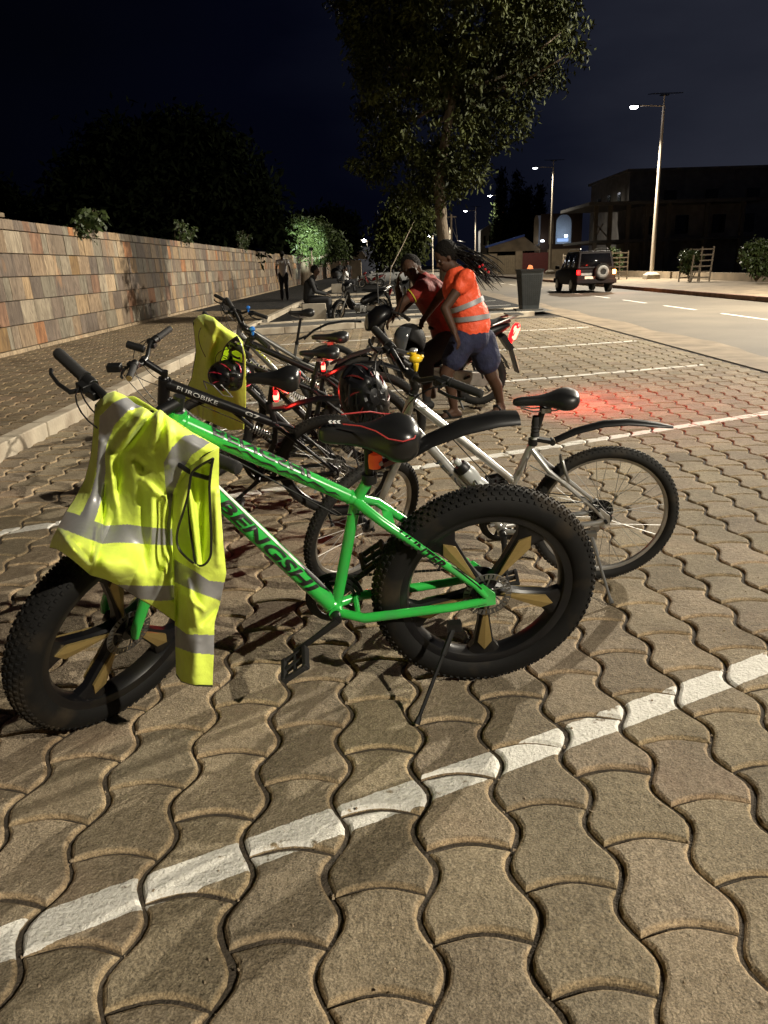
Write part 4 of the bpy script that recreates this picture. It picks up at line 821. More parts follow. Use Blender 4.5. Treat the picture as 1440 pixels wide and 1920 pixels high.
def pose(x, y, yaw, lean):
    s = Vector((cos(yaw), sin(yaw), 0)); n = Vector((-sin(yaw), cos(yaw), 0)); z = Vector((0, 0, 1)); tt = z*cos(lean)+n*sin(lean); nn = n*cos(lean)-z*sin(lean)
    m = Matrix((s, nn, tt)).transposed().to_4x4(); m.translation = (x, y, 0); return m
def foot(Mx, sx, sy):          # local point on the ground plane under local x = sx, out at local y = sy
    inv = Mx.inverted(); p = Mx @ Vector((sx, sy, 0)); return inv @ Vector((p.x, p.y, .008))

# --- green fat bike
MA = pose(.321, 2.449, 3.242, .195)
kf = MA.inverted() @ Vector((.085, 2.14, .008))
SA = dict(cab=((-1, .12), (-1, .07)), sk=1.12, r=.379, tw=.105, wb=1.196, fm=M['green'], bb=(.497, .337), ht=(.917, 1.045), hb=(.962, .90), st=(.378, .805), te=(.42, .735), rt=.0235, rd=.0285, rs=.0185, steer=.828, bar=(1.05, 1.065), barw=.365, rise=.02, back=.02, tipup=.03,
    ra=-12, fa=25, crank=math.atan2(.265-.337, .60-.497), ptilt=35, saddle=(.375, .985), sl=.30, sw=.21, stilt=4, sred=True, sgloss=True, sbig=1.65, fr=.022, forkm=M['green'], fork_off=.03,
    kick=((.115, .085, .292), kf), rimm=M['blackpaint'], barm=M['black'], postm=M['black'],
    texts=[dict(s='BENGSHI', a=(.83, .773), b=(.565, .425), r=.0318, m=M['decal'], height=.040, bold=.025, shear=.25, ang0=.22), dict(s='BENGSHI', a=(.84, .976), b=(.56, .815), r=.0275, m=M['decal'], height=.026, bold=.02, shear=.25, ang0=-1.05, flip=True)],
    guards=[dict(pts=[(.27, 0, .875), (.20, 0, .925), (.10, 0, .965), (0, 0, .985), (-.065, 0, .985)], hw=[.030, .042, .050, .052, .046], arch=.34, m=M['black'], name='rear_mudguard', clamp=((.355, 0, .845), (.25, 0, .885), M['darkred']))])
bikeA, XA, FA = bicycle('bright green fat-tyre bicycle with gold-bladed wheels, nearest the camera', MA, SA)
# stripes and swashes on the green frame
def tube_patch(name, p0, p1, r, pts, m, parent, ang0=0, off=.0011, side=(0, 1, 0), n=14):
    """a strip painted along a tube: pts = [(t, angle0, angle1)]"""
    p0 = Vector((p0[0], 0, p0[1])); p1 = Vector((p1[0], 0, p1[1])); d = (p1-p0); dn = d.normalized(); nn = Vector(side); q = dn.cross(nn); q = q if q.z > 0 else -q; b = MB(); vs = []
    for t, a0, a1 in pts:
        for k in range(5): a = a0+(a1-a0)*k/4+ang0; vs.append(p0+d*t+nn*(r+off)*cos(a)+q*(r+off)*sin(a))
    b.add(vs, [(5*i+k, 5*i+k+1, 5*i+5+k+1, 5*i+5+k) for i in range(len(pts)-1) for k in range(4)]); return b.build(name, m, parent, smooth=False)
tube_patch('white_stripe', (.83, .773), (.565, .425), .0313, [(t, .98, 1.28) for t in np.linspace(-.15, .74, 12)]+[(.82, 1.1, 1.15)], M['white'], FA)
tube_patch('black_stripe', (.83, .773), (.565, .425), .0313, [(.76, 1.28, 1.32), (.86, .95, 1.6), (1.0, .95, 1.6), (1.1, 1.3, 1.4)], M['decal'], FA)
for i in range(7):
    t0 = .18+i*.10; tube_patch('swash', (.88, .999), (.42, .735), .0262, [(t0, .15*sin(i*2.1), .15*sin(i*2.1)+.06), (t0+.035, .28*sin(i*1.7)-.05, .28*sin(i*1.7)+.16), (t0+.075, .1*cos(i*2.3), .1*cos(i*2.3)+.22), (t0+.12, -.1*cos(i*1.9), -.1*cos(i*1.9)+.04)], M['decal'], FA)
for sy in (-1, 1):
    b = MB(); a = Vector((.42-.06, sy*.055, .735-.035)); c = Vector((.06, sy*.073, .44)); d = (c-a); 
    V_, F_ = text_mesh('HUNTER', .3, .03, 0); xs = [v.x for v in V_]; W_ = max(xs)-min(xs); xm = (max(xs)+min(xs))/2; e = d.normalized(); up = Vector((0, sy, 0)).cross(e) if sy > 0 else e.cross(Vector((0, -sy, 0))); up = up if up.z > 0 else -up
    L_ = .20; cen = a.lerp(c, .42)+Vector((0, sy*.0175, 0)); b.add([cen+e*((v.x-xm)/W_*L_)*sy**0+up*(v.y*.042) for v in V_], F_); b.build('lettering', M['decal'], FA, smooth=False)
b = MB(); q = Vector((.362, 0, .878)); b.lathe([(.0145, -.03), (.022, -.034), (.024, -.01), (.023, .012), (.0145, .016)], q, 'z', 18); b.build('orange_band', M['orangeband'], bikeA)
b = MB(); b.box(Vector((.345, .0, .905)), (.012, .022, .02)); b.build('rear_light', M['redglow'], bikeA, bevel=.003)
for k, (px, pz) in enumerate(((.345, .862), (.338, .842))): b = MB(); b.tube([(px, -.022, pz), (px, .026, pz)], .0065, 8); b.build('bolt', M['steel'], bikeA)
# --- silver bicycle
MBk = pose(.969, 3.294, 3.095, .173)
SB = dict(r=.33, tw=.05, wb=1.065, fm=M['silver'], bb=(.44, .27), ht=(.826, .905), hb=(.872, .775), ssa=(.33, .655), st=(.325, .685), te=(.395, .50), rt=.0165, rd=.021, rs=.0155, steer=.80, bar=(.845, 1.005), barw=.31, rise=.045, back=.07, tipup=.0,
    crank=R(-95), saddle=(.285, .893), sl=.27, sw=.17, stilt=-4, fr=.0165, forkm=M['silver'], fork_off=.05, rotor=False, derm=M['steel'], postm=M['black'],
    kick=((.06, .07, .27), foot(MBk, .0, .30)), kickm=M['steel'], texts=[dict(s='JEIGL', a=(.735, .625), b=(.575, .44), r=.0215, m=M['binmetal'], height=.036, bold=.0, ang0=-.05)],
    guards=[dict(pts=[(.235, 0, .695), (.15, 0, .735), (.04, 0, .765), (-.06, 0, .770), (-.13, 0, .763), (-.175, 0, .756), (-.25, 0, .742)], hw=[.024, .028, .030, .030, .028, .025, .010], m=M['black'], name='rear_mudguard', clamp=((.318, 0, .70), (.245, 0, .685)))])
bikeB, XB, FB = bicycle('silver mountain bicycle with a white bottle, behind the green fat bike', MBk, SB)
b = MB(); b.lathe([(.0135, 0), (.019, .003), (.019, .012), (.016, .02), (.019, .028), (.016, .036), (.019, .044), (.016, .052), (.018, .06), (.015, .09)], (.318, 0, .71), 'z', 16); b.build('post_gaiter', M['blackmatte'], bikeB)
b = MB(); b.lathe([(.0142, 0), (.0165, 0), (.0165, .016), (.0142, .016)], (.319, 0, .695), 'z', 16, closed=True); b.build('white_collar', M['white'], bikeB)
b = MB(); b.tube([(.345, .02, .62), (.36, .035, .56), (.34, .05, .60), (.20, .06, .52), (.1, .07, .43)], .003, 6); b.tube([(.17, .045, .52), (.19, .05, .57), (.20, .03, .61)], [.006, .008, .006], 8); b.tube([(.17, -.045, .52), (.19, -.05, .57), (.20, -.03, .61)], [.006, .008, .006], 8); b.build('rim_brake', M['steel'], bikeB)
b = MB(); b.tube([(.42, -.03, .29), (.5, .03, .30)], .009, 8); b.build('cage_mount', M['steel'], bikeB)
# bottle in its cage on the down tube
bo = empty('water_bottle', 'translucent white sports bottle in the cage of the silver bicycle', 'bottle', M=MBk); ax = (Vector((.735, 0, .625))-Vector((.575, 0, .44))).normalized(); qd = ax.to_track_quat('Z', 'Y').to_matrix(); o0 = Vector((.505, .012, .445))
T = lambda p: qd @ Vector(p)+o0
b = MB(); b.lathe([(0, 0), (.034, 0), (.036, .01), (.036, .07), (.031, .085), (.031, .095), (.036, .11), (.036, .15), (.03, .165), (0, .166)], (0, 0, 0), 'z', 20); b.xf(T).build('body', M['clear'], bo)
b = MB(); b.lathe([(0, .16), (.033, .16), (.033, .182), (.026, .195), (0, .196)], (0, 0, 0), 'z', 20); cp = b.xf(T).build('cap', M['black'], bo)
b = MB(); b.lathe([(0, .194), (.014, .196), (.016, .215), (.01, .226), (0, .227)], (0, 0, 0), 'z', 14); b.xf(T).build('spout', M['clear'], cp)
b = MB()
for sx in (-1, 1): b.tube([T((sx*.038, -.02, 0)), T((sx*.04, .0, .05)), T((sx*.039, .01, .11))], .003, 6)
b.tube([T((-.038, -.02, 0)), T((0, 0, -.006)), T((.038, -.02, 0))], .003, 6); b.lathe([(.037, .09), (.040, .09), (.040, .10), (.037, .10)], (0, 0, 0), 'z', 20, closed=True) if False else None
b.build('bottle_cage', M['black'], bikeB)
# the yellow toy on the silver bar
td = empty('toy_duck', 'small yellow toy duck with a dark cap on the silver bicycle handlebar', 'toy'); q = MBk @ XB(Vector((.83, -.0, 1.075))); td.location = q
b = MB(); b.ball((0, 0, 0), .022, 12, sc=(1.25, 1, .85)); b.ball((-.012, 0, .024), .015, 12); b.ball((-.028, 0, .022), .006, 8, sc=(1.4, 1, .6)); b.ball((.024, 0, .008), .009, 8); b.cap((0, .018, 0), (.012, .024, .004), .007, .004, 8); b.build('body', M['yellow'], td)
b = MB(); b.ball((-.010, 0, .032), .0165, 12, sc=(1.1, 1, .7)); b.build('cap', M['silver'], td); b = MB(); b.cap((0, 0, -.02), (.0, .01, -.045), .012, .008, 8); b.build('mount', M['yellow'], td)
# --- the four dark bicycles behind
def mtb(s=1.0, **o):
    d = dict(r=.33*s, tw=.053, wb=1.05*s, fm=M['blackpaint'], bb=(.43*s, .29*s), ht=(.83*s, .90*s), hb=(.87*s, .77*s), st=(.32*s, .72*s), te=(.345*s, .64*s), rt=.020, rd=.024, rs=.016, steer=0, bar=(.875*s, 1.005*s), barw=.32, rise=.03, back=.03,
             crank=R(-40), saddle=(.28*s, .915*s), sl=.26, sw=.16, fr=.017, rimm=M['blackpaint'], kick=None, light=None)
    d.update(o); return d
MC = pose(-.256, 4.38, 3.09, .34)
kc = foot(MC, .02, .26)
SC = mtb(1.03, te=(.31, .63), ht=(.865, .915), hb=(.90, .78), rt=.026, rd=.026, rise=.05, back=.05, barw=.30, gripend=M['gold'], steer=-.08, sus=1, sl=.29, sw=.18, sbig=1.6, sgloss=True, bar=(.955, 1.02), stemm=M['blackpaint'],
    light=(.285, .80, 2.4), texts=[dict(s='EUROBIKE', a=(.80, .875), b=(.60, .775), r=.0285, m=M['white'], height=.024, bold=.0, ang0=.1), dict(s='G7', a=(.46, .715), b=(.39, .68), r=.0245, m=M['white'], height=.024, ang0=.1)],
    guards=[dict(pts=[(.26, 0, .72), (.18, 0, .755), (.06, 0, .785), (-.06, 0, .785), (-.17, 0, .75)], hw=.028, m=M['blackpaint'], name='rear_mudguard', clamp=((.315, 0, .72), (.25, 0, .725)))], kick=((.10, .07, .29), kc))
bikeC, XC, FC = bicycle('black bicycle with white lettering and a front lamp, first behind the near yellow vest', MC, SC)
b = MB()
for sy in (-1,): b.box(XC(Vector((1.02, .20*1, 1.075))), (.07, .045, .035)); 
b.tube([XC(Vector((.96, -.05, 1.06))), XC(Vector((1.05, -.05, 1.09)))], .02, 12); b.build('front_lamp', M['black'], bikeC, bevel=.004)
b = MB(); b.tube([(.66, -.03, .835), (.66, .0, .90), (.60, .035, .89), (.56, .035, .83), (.52, .0, .80), (.58, -.03, .86)], .0035, 6); b.build('wire_holder', M['steel'], bikeC)
ME_ = pose(-.095, 5.174, 3.144, .16)
SE = mtb(1.02, steer=.62, sus=2, barw=.33, bar=(.90, 1.02), saddle=(.285, .915), light=(.265, .80, 2.4), ht=(.84, .90), rt=.02, kick=((.10, .07, .29), foot(ME_, .02, .30)), texts=[dict(s='SUXUS', a=(.78, .88), b=(.62, .80), r=.022, m=M['white'], height=.016, bold=0)],
    guards=[dict(pts=[(.25, 0, .74), (.15, 0, .79), (.02, 0, .82), (-.10, 0, .82), (-.24, 0, .77)], hw=.032, m=M['blackpaint'], name='rear_mudguard', clamp=((.30, 0, .73), (.23, 0, .75)))])
bikeE, XE, FE = bicycle('black full-suspension bicycle carrying a yellow vest on its handlebar', ME_, SE)
MD = pose(-.02, 5.55, 3.06, .15)
SD = mtb(1.07, steer=.70, sus=1, rd=.028, barw=.34, bar=(.90, 1.06), ht=(.86, .95), kick=((.10, .07, .29), foot(MD, .02, .30)), texts=[dict(s='DGE', a=(.82, .76), b=(.58, .50), r=.0305, m=M['white'], height=.042, bold=.02)],
    guards=[dict(pts=[(.26, 0, .78), (.16, 0, .83), (.02, 0, .87), (-.12, 0, .87), (-.28, 0, .82)], hw=.035, m=M['blackmatte'], name='rear_mudguard', clamp=((.31, 0, .77), (.24, 0, .80)))])
bikeD, XD, FD = bicycle('black bicycle with large white letters on its down tube and a blue bell', MD, SD)
def bell(X, p, parent, m): b = MB(); q = X(Vector(p)); b.ball(q, .020, 10, sc=(1, 1, .9)); b.tube([q-Vector((0, 0, .02)), q-Vector((0, 0, .04))], .01, 8); return b.build('bell', m, parent)
bell(XD, (.90, .16, 1.135), bikeD, M['blue'])
MF = pose(-.50, 8.0, 3.30, .14)
SF = mtb(1.03, fm=mat('grey_frame_paint', (.16, .16, .15), .3, metal=.5), forkm=M['blackpaint'], steer=.85, sus=1, rd=.027, rt=.022, bar=(.90, 1.05), barw=.33, rise=.045, saddle=(.27, 1.02), st=(.33, .70), te=(.36, .56), kick=((.10, .07, .29), foot(MF, .02, .30)),
    texts=[dict(s='HUMMEL', a=(.82, .76), b=(.58, .50), r=.0285, m=M['yellowdecal'], height=.026, bold=.01)], guards=[dict(pts=[(.26, 0, .74), (.16, 0, .82), (.02, 0, .88), (-.14, 0, .90), (-.32, 0, .89)], hw=.028, m=M['black'], name='rear_mudguard', clamp=((.31, 0, .74), (.24, 0, .76)))])
bikeF, XF, FF = bicycle('grey-framed bicycle with yellow lettering, farthest bicycle of the row', MF, SF)
bell(XF, (.90, .12, 1.13), bikeF, M['blue'])

# ------------------------------------------------------------------ draped vests
def poly_in(p, poly):
    x, y = p; c = False; n = len(poly); j = n-1
    for i in range(n):
        if (poly[i][1] > y) != (poly[j][1] > y) and x < (poly[j][0]-poly[i][0])*(y-poly[i][1])/(poly[j][1]-poly[i][1])+poly[i][0]: c = not c
        j = i
    return c
def curve(pts, n):
    P = np.array(pts, float); d = np.r_[0, np.cumsum(np.linalg.norm(np.diff(P, axis=0), axis=1))]; t = np.linspace(0, d[-1], n)
    # smooth resample
    Q = np.stack([np.interp(t, d, P[:, 0]), np.interp(t, d, P[:, 1])], 1)
    for _ in range(max(1, n//40)): Q[1:-1] = Q[1:-1]*.5+(Q[:-2]+Q[2:])*.25
    return Q
def coons(T, L, B, Rr, nu, nv):
    T, B = curve(T, nu), curve(B, nu); L, Rr = curve(L, nv), curve(Rr, nv); s = np.linspace(0, 1, nu)[None, :, None]; t = np.linspace(0, 1, nv)[:, None, None]
    return (1-t)*T[None]+t*B[None]+(1-s)*L[:, None]+s*Rr[:, None]-((1-s)*(1-t)*T[0]+s*(1-t)*T[-1]+(1-s)*t*B[0]+s*t*B[-1])
def drape_frame(p0, p1, off):        # vertical sheet frame through a handlebar, moved off towards the camera
    d = (p1-p0); d.z = 0; d.normalize(); n = Vector((d.y, -d.x, 0)); n = n if n.y < 0 else -n; o = p0+n*off; return o, n
def on_plane(u, v, o, n):
    d = ray(u, v); c = Vector((0, 0, H)); k = (o-c).dot(n)/d.dot(n); return c+d*k
def cloth(name, parent, grid, o, n, ridges, stripes, hole, mats, thick=.0025, bulge=0, roll=0, wob=.004):
    nv, nu, _ = grid.shape; b = MB(); vs = []
    for j in range(nv):
        for i in range(nu):
            u, v = grid[j, i]; p = on_plane(u, v, o, n); dz = bulge*sin(pi*i/(nu-1))
            for (u0, v0, u1, v1, w_, a) in ridges:
                L2 = (u1-u0)**2+(v1-v0)**2; t = max(0, min(1, ((u-u0)*(u1-u0)+(v-v0)*(v1-v0))/L2)); dd = math.hypot(u-u0-t*(u1-u0), v-v0-t*(v1-v0)); dz += a*math.exp(-(dd/w_)**2)*(.35+.65*sin(pi*min(1, max(.15, t+.1))))
            dz += wob*(sin(u*.05+v*.013)+.6*sin(u*.11-v*.03)+.4*sin(v*.06+u*.02))
            if roll: t = j/(nv-1); dz -= roll*max(0, 1-t*14)**2
            vs.append(on_plane(u, v, o+n*dz, n))
    fs = []; mi = []
    for j in range(nv-1):
        for i in range(nu-1):
            c = (grid[j, i]+grid[j+1, i+1])/2
            if hole and poly_in(c, hole): continue
            fs.append((j*nu+i, j*nu+i+1, (j+1)*nu+i+1, (j+1)*nu+i)); mi.append(1 if any(poly_in(c, s) for s in stripes) else 0)
    b.v = vs; b.f = fs; b.m = mi; bo = b.build(name, mats, parent, solid=thick, sharp=180)
    return bo, (lambda u, v, e=.0: on_plane(u, v, o+n*e, n))
k31 = lambda L: [(60+x/3.0976, 700+y/3.0976) for x, y in L]
e = lambda sy, S, X: Vector((S['bar'][0]-S['back'], sy*S['barw'], S['bar'][1]+S['rise']+S.get('tipup', 0)))
pf, pn = MA @ XA(e(-1, SA, XA)), MA @ XA(e(1, SA, XA))
o1, n1 = drape_frame(pf, pn, .045)
vest = empty('safety_vest', 'yellow high-visibility vest with grey bands draped over the green bicycle handlebar', 'vest', tuple(pf.lerp(pn, .5)))
bpy.context.view_layer.update()
def vparent(o_): o_.parent = vest; o_.matrix_parent_inverse = vest.matrix_world.inverted(); return o_
Tt = k31([(370, 180), (420, 125), (480, 105), (540, 130), (600, 180), (660, 205), (700, 235), (745, 212), (800, 260), (880, 320), (960, 360), (1040, 405), (1085, 430)])
Ll = k31([(370, 180), (360, 330), (345, 480), (310, 620), (250, 730), (190, 820), (150, 900), (115, 970), (105, 1010)])
Bb = k31([(105, 1010), (150, 1020), (230, 1075), (340, 1170), (430, 1195), (520, 1240), (620, 1305), (720, 1360), (832, 1440)])
Rr = k31([(1085, 430), (1000, 470), (920, 540), (860, 640), (825, 760), (815, 900), (828, 1050), (832, 1250), (832, 1440)])
stripes = [k31(s) for s in (
    [(395, 250), (470, 175), (530, 145), (570, 140), (650, 195), (560, 215), (480, 300), (440, 400), (425, 470), (430, 560), (415, 700), (362, 860), (280, 830), (345, 700), (375, 580), (385, 440), (392, 330)],
    [(195, 800), (285, 830), (360, 860), (430, 885), (560, 878), (700, 895), (830, 905), (835, 1000), (650, 990), (500, 985), (410, 992), (300, 955), (140, 890), (160, 860)],
    [(490, 1225), (650, 1233), (835, 1230), (835, 1315), (740, 1320), (600, 1305)],
    [(768, 520), (810, 430), (880, 366), (935, 356), (1035, 405), (930, 470), (875, 560), (825, 680), (805, 790), (800, 900), (822, 980), (800, 985), (778, 890), (792, 800), (775, 640)],
    [(830, 1080), (950, 1150), (1030, 1203), (1125, 1212), (1095, 1320), (960, 1270), (830, 1210)],
    [(830, 1460), (900, 1515), (1065, 1518), (1062, 1632), (940, 1625), (830, 1585)])]
rk = lambda L: [(60+a/3.0976, 700+b_/3.0976, 60+c/3.0976, 700+d/3.0976, w_/3.0976, am) for a, b_, c, d, w_, am in L]
ridges = [(90, 1005, 190, 1050, 62, .21), (150, 1040, 260, 1090, 40, .07)]+rk([(660, 220, 470, 480, 22, .022), (700, 235, 520, 470, 16, -.02), (745, 215, 700, 440, 20, .030), (745, 215, 775, 330, 14, -.012), (790, 280, 800, 520, 30, .022), (600, 215, 440, 400, 20, -.016), (450, 470, 470, 640, 22, .014), (520, 500, 480, 780, 26, -.014), (470, 620, 500, 860, 20, .012),
    (395, 400, 330, 820, 30, .018), (430, 650, 395, 1000, 16, -.018), (380, 900, 350, 1150, 18, .020), (170, 930, 350, 1150, 30, .028), (220, 960, 340, 1090, 18, -.018), (640, 560, 660, 1000, 30, -.010), (700, 700, 690, 1180, 24, .010), (810, 700, 830, 1300, 22, -.030), (640, 620, 780, 740, 20, .012), (600, 500, 680, 560, 22, -.010), (560, 1080, 650, 1220, 40, .012), (830, 1000, 700, 1330, 26, .012)])
mats = [M['hiviz'], M['retro']]
g1 = coons(Tt, Ll, Bb, Rr, 190, 230)
body, f1 = cloth('back_panel', None, g1, o1, n1, ridges, stripes[:4], None, mats, roll=.05, bulge=.03); vparent(body)
T2 = k31([(920, 540), (960, 510), (1020, 470), (1085, 430)]); L2 = k31([(920, 540), (860, 640), (825, 760), (815, 900), (822, 1050), (828, 1250), (832, 1500), (840, 1750)])
R2 = k31([(1085, 430), (1085, 640), (1095, 800), (1110, 1000), (1128, 1160), (1090, 1340), (1058, 1450), (1055, 1640), (1048, 1812)]); B2 = k31([(840, 1750), (870, 1790), (950, 1812), (1048, 1816)])
hole = k31([(1052, 495), (985, 530), (925, 575), (905, 720), (880, 800), (850, 890), (838, 960), (850, 1020), (895, 1070), (945, 1108), (975, 1125), (1015, 1105), (1040, 1060), (1042, 950), (1036, 800), (1030, 650), (1040, 560)])
rid2 = rk([(930, 650, 870, 900, 20, -.015), (1070, 700, 1085, 1100, 22, .014), (900, 1200, 960, 1480, 22, .018), (1090, 1340, 960, 1480, 26, -.016), (850, 1250, 845, 1600, 14, -.022), (880, 1280, 1000, 1380, 16, .012), (960, 1560, 950, 1780, 30, .008)])
p2, f2 = cloth('side_panel', None, coons(T2, L2, B2, R2, 110, 280), o1, n1, rid2, stripes[4:], hole, mats, bulge=.035); vparent(p2)
def inner(u0, u1, v0, v1, o_, n_, e_): return None
T3 = [(378, 862), (403, 850)]; g3 = coons([(352, 885), (405, 858)], [(352, 885), (338, 940), (326, 990), (328, 1062)], [(328, 1062), (400, 1064)], [(405, 858), (404, 940), (404, 1000), (400, 1064)], 40, 80)
p3, f3 = cloth('inner_panel', None, g3, o1-n1*.055, n1, [(352, 900, 372, 1060, 7, .03), (385, 880, 380, 1060, 6, -.02)], [], None, mats); vparent(p3)
g4 = coons([(190, 752), (250, 742), (330, 790), (410, 845)], [(190, 752), (188, 800), (185, 840), (180, 880)], [(180, 880), (250, 890), (320, 900), (385, 960)], [(410, 845), (405, 880), (400, 920), (385, 960)], 60, 40)
p4, f4 = cloth('front_panel', None, g4, o1-n1*.09, n1, [], [], None, mats); vparent(p4)
b = MB(); hl = curve(hole+[hole[0]], 90); b.tube([f2(u, v, .034+.004) for u, v in hl], .0032, 6); ar = b.build('armhole_piping', M['decal']); vparent(ar)
b = MB(); b.tube([f3(u, v, .018) for u, v in curve([(359, 884), (352, 930), (356, 990), (366, 1058)], 20)], .0030, 6); vparent(b.build('zip_piping', M['decal']))
b = MB(); b.tube([f1(u, v, .002) for u, v in curve(Bb, 60)], .0022, 6); b.tube([f2(u, v, .006+.03*sin(pi*k/39)) for k, (u, v) in enumerate(curve(B2, 40))], .0026, 6); b.tube([f1(u, v, -.02) for u, v in curve(Ll[:6], 40)], .0024, 6); vparent(b.build('hem_piping', M['decal']))
# second vest
pf2, pn2 = ME_ @ XE(e(-1, SE, XE)), ME_ @ XE(e(1, SE, XE)); o2, n2 = drape_frame(pf2, pn2, .05)
vest2 = empty('safety_vest', 'yellow high-visibility vest hanging from the black bicycle with a helmet in its armhole', 'vest', tuple(pf2.lerp(pn2, .5))); bpy.context.view_layer.update(); vest = vest2
T5 = [(362, 603), (371, 593), (384, 589), (400, 595), (411, 605), (423, 615), (444, 628), (453, 638)]; L5 = [(362, 603), (365, 624), (368, 655), (365, 676), (360, 709), (345, 740), (335, 753)]
B5 = [(335, 753), (355, 772), (374, 782), (407, 797), (432, 807), (457, 805)]; R5 = [(453, 638), (460, 665), (461, 709), (461, 757), (457, 805)]
hole5 = [(444, 631), (430, 640), (420, 653), (415, 672), (408, 688), (406, 707), (413, 722), (430, 732), (444, 732), (453, 724), (456, 700), (456, 665), (452, 645)]
pb, fb = cloth('back_panel', None, coons(T5, L5, B5, R5, 110, 150), o2, n2, [(405, 605, 380, 700, 7, .035), (378, 640, 372, 720, 8, -.03), (412, 640, 395, 720, 6, -.03), (372, 600, 400, 640, 6, .02), (395, 745, 400, 795, 6, .02), (372, 745, 378, 780, 5, -.015)], [[(355, 740), (375, 750), (374, 782), (352, 770)]], hole5, [M['hiviz'], mat('pale_yellow_tape', (.62, .70, .10), .5)], roll=.05, bulge=.05); vparent(pb)
b = MB(); b.tube([fb(u, v, .05) for u, v in curve(hole5+[hole5[0]], 60)], .0045, 6); b.tube([fb(u, v, 0) for u, v in curve(L5, 40)], .004, 6); vparent(b.build('piping', M['decal']))
g6 = coons([(415, 650), (455, 640)], [(415, 650), (410, 700), (410, 740)], [(410, 740), (458, 745)], [(455, 640), (458, 700), (458, 745)], 20, 30); pi_, _ = cloth('front_panel', None, g6, o2-n2*.09, n2, [], [], None, [M['hiviz'], M['retro']]); vparent(pi_)

# ------------------------------------------------------------------ helmets
def bike_helmet(label, loc, rot, s=1.0, accent=None, group='bicycle helmets hung on the bicycles', vents=True):
    t = empty('bicycle_helmet', label, 'helmet', group=group); t.location = loc; t.rotation_euler = rot; t.scale = (s, s, s)
    b = MB(); n = 28; m_ = 14; vs = []; fs = []
    for i in range(m_+1):
        th = pi*.56*i/m_
        for k in range(n):
            a = 2*pi*k/n; vent = .10 if vents and 2 < i < m_-2 and abs(((a*4/pi) % 1)-.5) < .22 else 0; rr = 1-vent*(1 if i % 5 in (1, 2, 3) else .2)
            vs.append((.135*sin(th)*cos(a)*rr, .098*sin(th)*sin(a)*rr, .105*cos(th)*rr))
    fs = [(i*n+k, (i+1)*n+k, (i+1)*n+(k+1) % n, i*n+(k+1) % n) for i in range(m_) for k in range(n)]
    b.add(vs, fs); sh = b.build('shell', M['blackpaint'], t, solid=.012, sharp=30)
    b = MB()
    for sy in (-1, 1): b.tube([(.07, sy*.09, -.01), (.03, sy*.075, -.09), (0, sy*.01, -.15)], .005, 6); b.tube([(-.07, sy*.085, -.01), (.03, sy*.075, -.09)], .005, 6)
    b.build('strap', M['blackmatte'], t)
    b = MB(); b.loft([[Vector((.10+.05*q, y_, -.012-.02*q+z_)) for y_, z_ in ((-.075, -.003), (.075, -.003), (.075, .003), (-.075, .003))] for q in (0, .5, 1)]); b.build('visor', M['black'], t)
    if accent:
        b = MB()
        for k in range(7): a = R(-150+40*k); 
        for k in range(8):
            a = 2*pi*k/8+.2; pts = []
            for q in range(5): th = pi*(.20+.07*q); pts.append((.137*sin(th)*cos(a+.12*q), .100*sin(th)*sin(a+.12*q), .107*cos(th)))
            b.tube(pts, [.001, .004, .0045, .003, .001], 6)
        b.build('accent', accent, t)
    return t
hp1 = on_plane(432, 706, o2-n2*.02, n2)
bike_helmet('black helmet with pink-red streaks hanging inside the armhole of the far vest', hp1, (R(100), R(10), R(20)), 1.0, mat('pink_red_paint', (.55, .03, .07), .4))
hp2 = at(682, 742, 3.62)
bike_helmet('black vented helmet with red pads hanging by its straps in front of the silver bicycle', hp2, (R(75), R(70), R(15)), 1.12, M['darkred'])
b = MB()
for k in range(5): b.tube([hp2+Vector((-.06+.03*k, -.1, .07)), hp2+Vector((-.07+.035*k, -.12+.01*k, -.02)), hp2+Vector((-.03+.02*k, -.1, -.13)), hp2+Vector((.03, -.06, .05+.02*k)), hp2+Vector((.08, 0, .16))], .005, 6)
o = b.build('cable_lock', M['blackpaint']); tag(o, 'coiled black cable lock hanging beside the vented helmet', 'cable lock')

# ------------------------------------------------------------------ motorcycles
def moto_wheel(parent, name, c, r, X, w_=.085, spokes=5, whitewall=True):
    b = MB(); T = lambda p: X(Vector((p[0]+c[0], p[1], p[2]+c[1]))); b.tube([(0, -.09, 0), (0, .09, 0)], .035, 14); b.tube([(0, -.12, 0), (0, .12, 0)], .009, 8); Wd = b.xf(T).build(name, M['black'], parent)
    b = MB(); rc = r-w_/2; b.lathe([(r-w_*1.05, -w_*.3)]+[(rc+w_/2*cos(a), w_/2*sin(a)) for a in np.linspace(-2.3, 2.3, 13)]+[(r-w_*1.05, w_*.3)], (0, 0, 0), 'y', 56, closed=True)
    for k in range(60): a = 2*pi*k/60; b.box(((r)*cos(a), .012*(1 if k % 2 else -1), r*sin(a)), (.006, .03, .012), Matrix.Rotation(-a, 3, 'Y'))
    b.xf(T).build('tyre', M['tyre'], Wd)
    b = MB(); R0 = r-w_; b.lathe([(R0+.004, -.028), (R0+.004, .028), (R0-.012, .024), (R0-.016, 0), (R0-.012, -.024)], (0, 0, 0), 'y', 56, closed=True); b.xf(T).build('rim', M['fork'] if whitewall else M['blackpaint'], Wd)
    b = MB()
    for k in range(spokes):
        a = 2*pi*k/spokes+.3; b.bar((.03*cos(a), 0, .03*sin(a)), ((R0-.01)*cos(a), 0, (R0-.01)*sin(a)), .022, .022, up=(0, 1, 0)); 
    b.xf(T).build('spokes', M['black'], Wd); return Wd
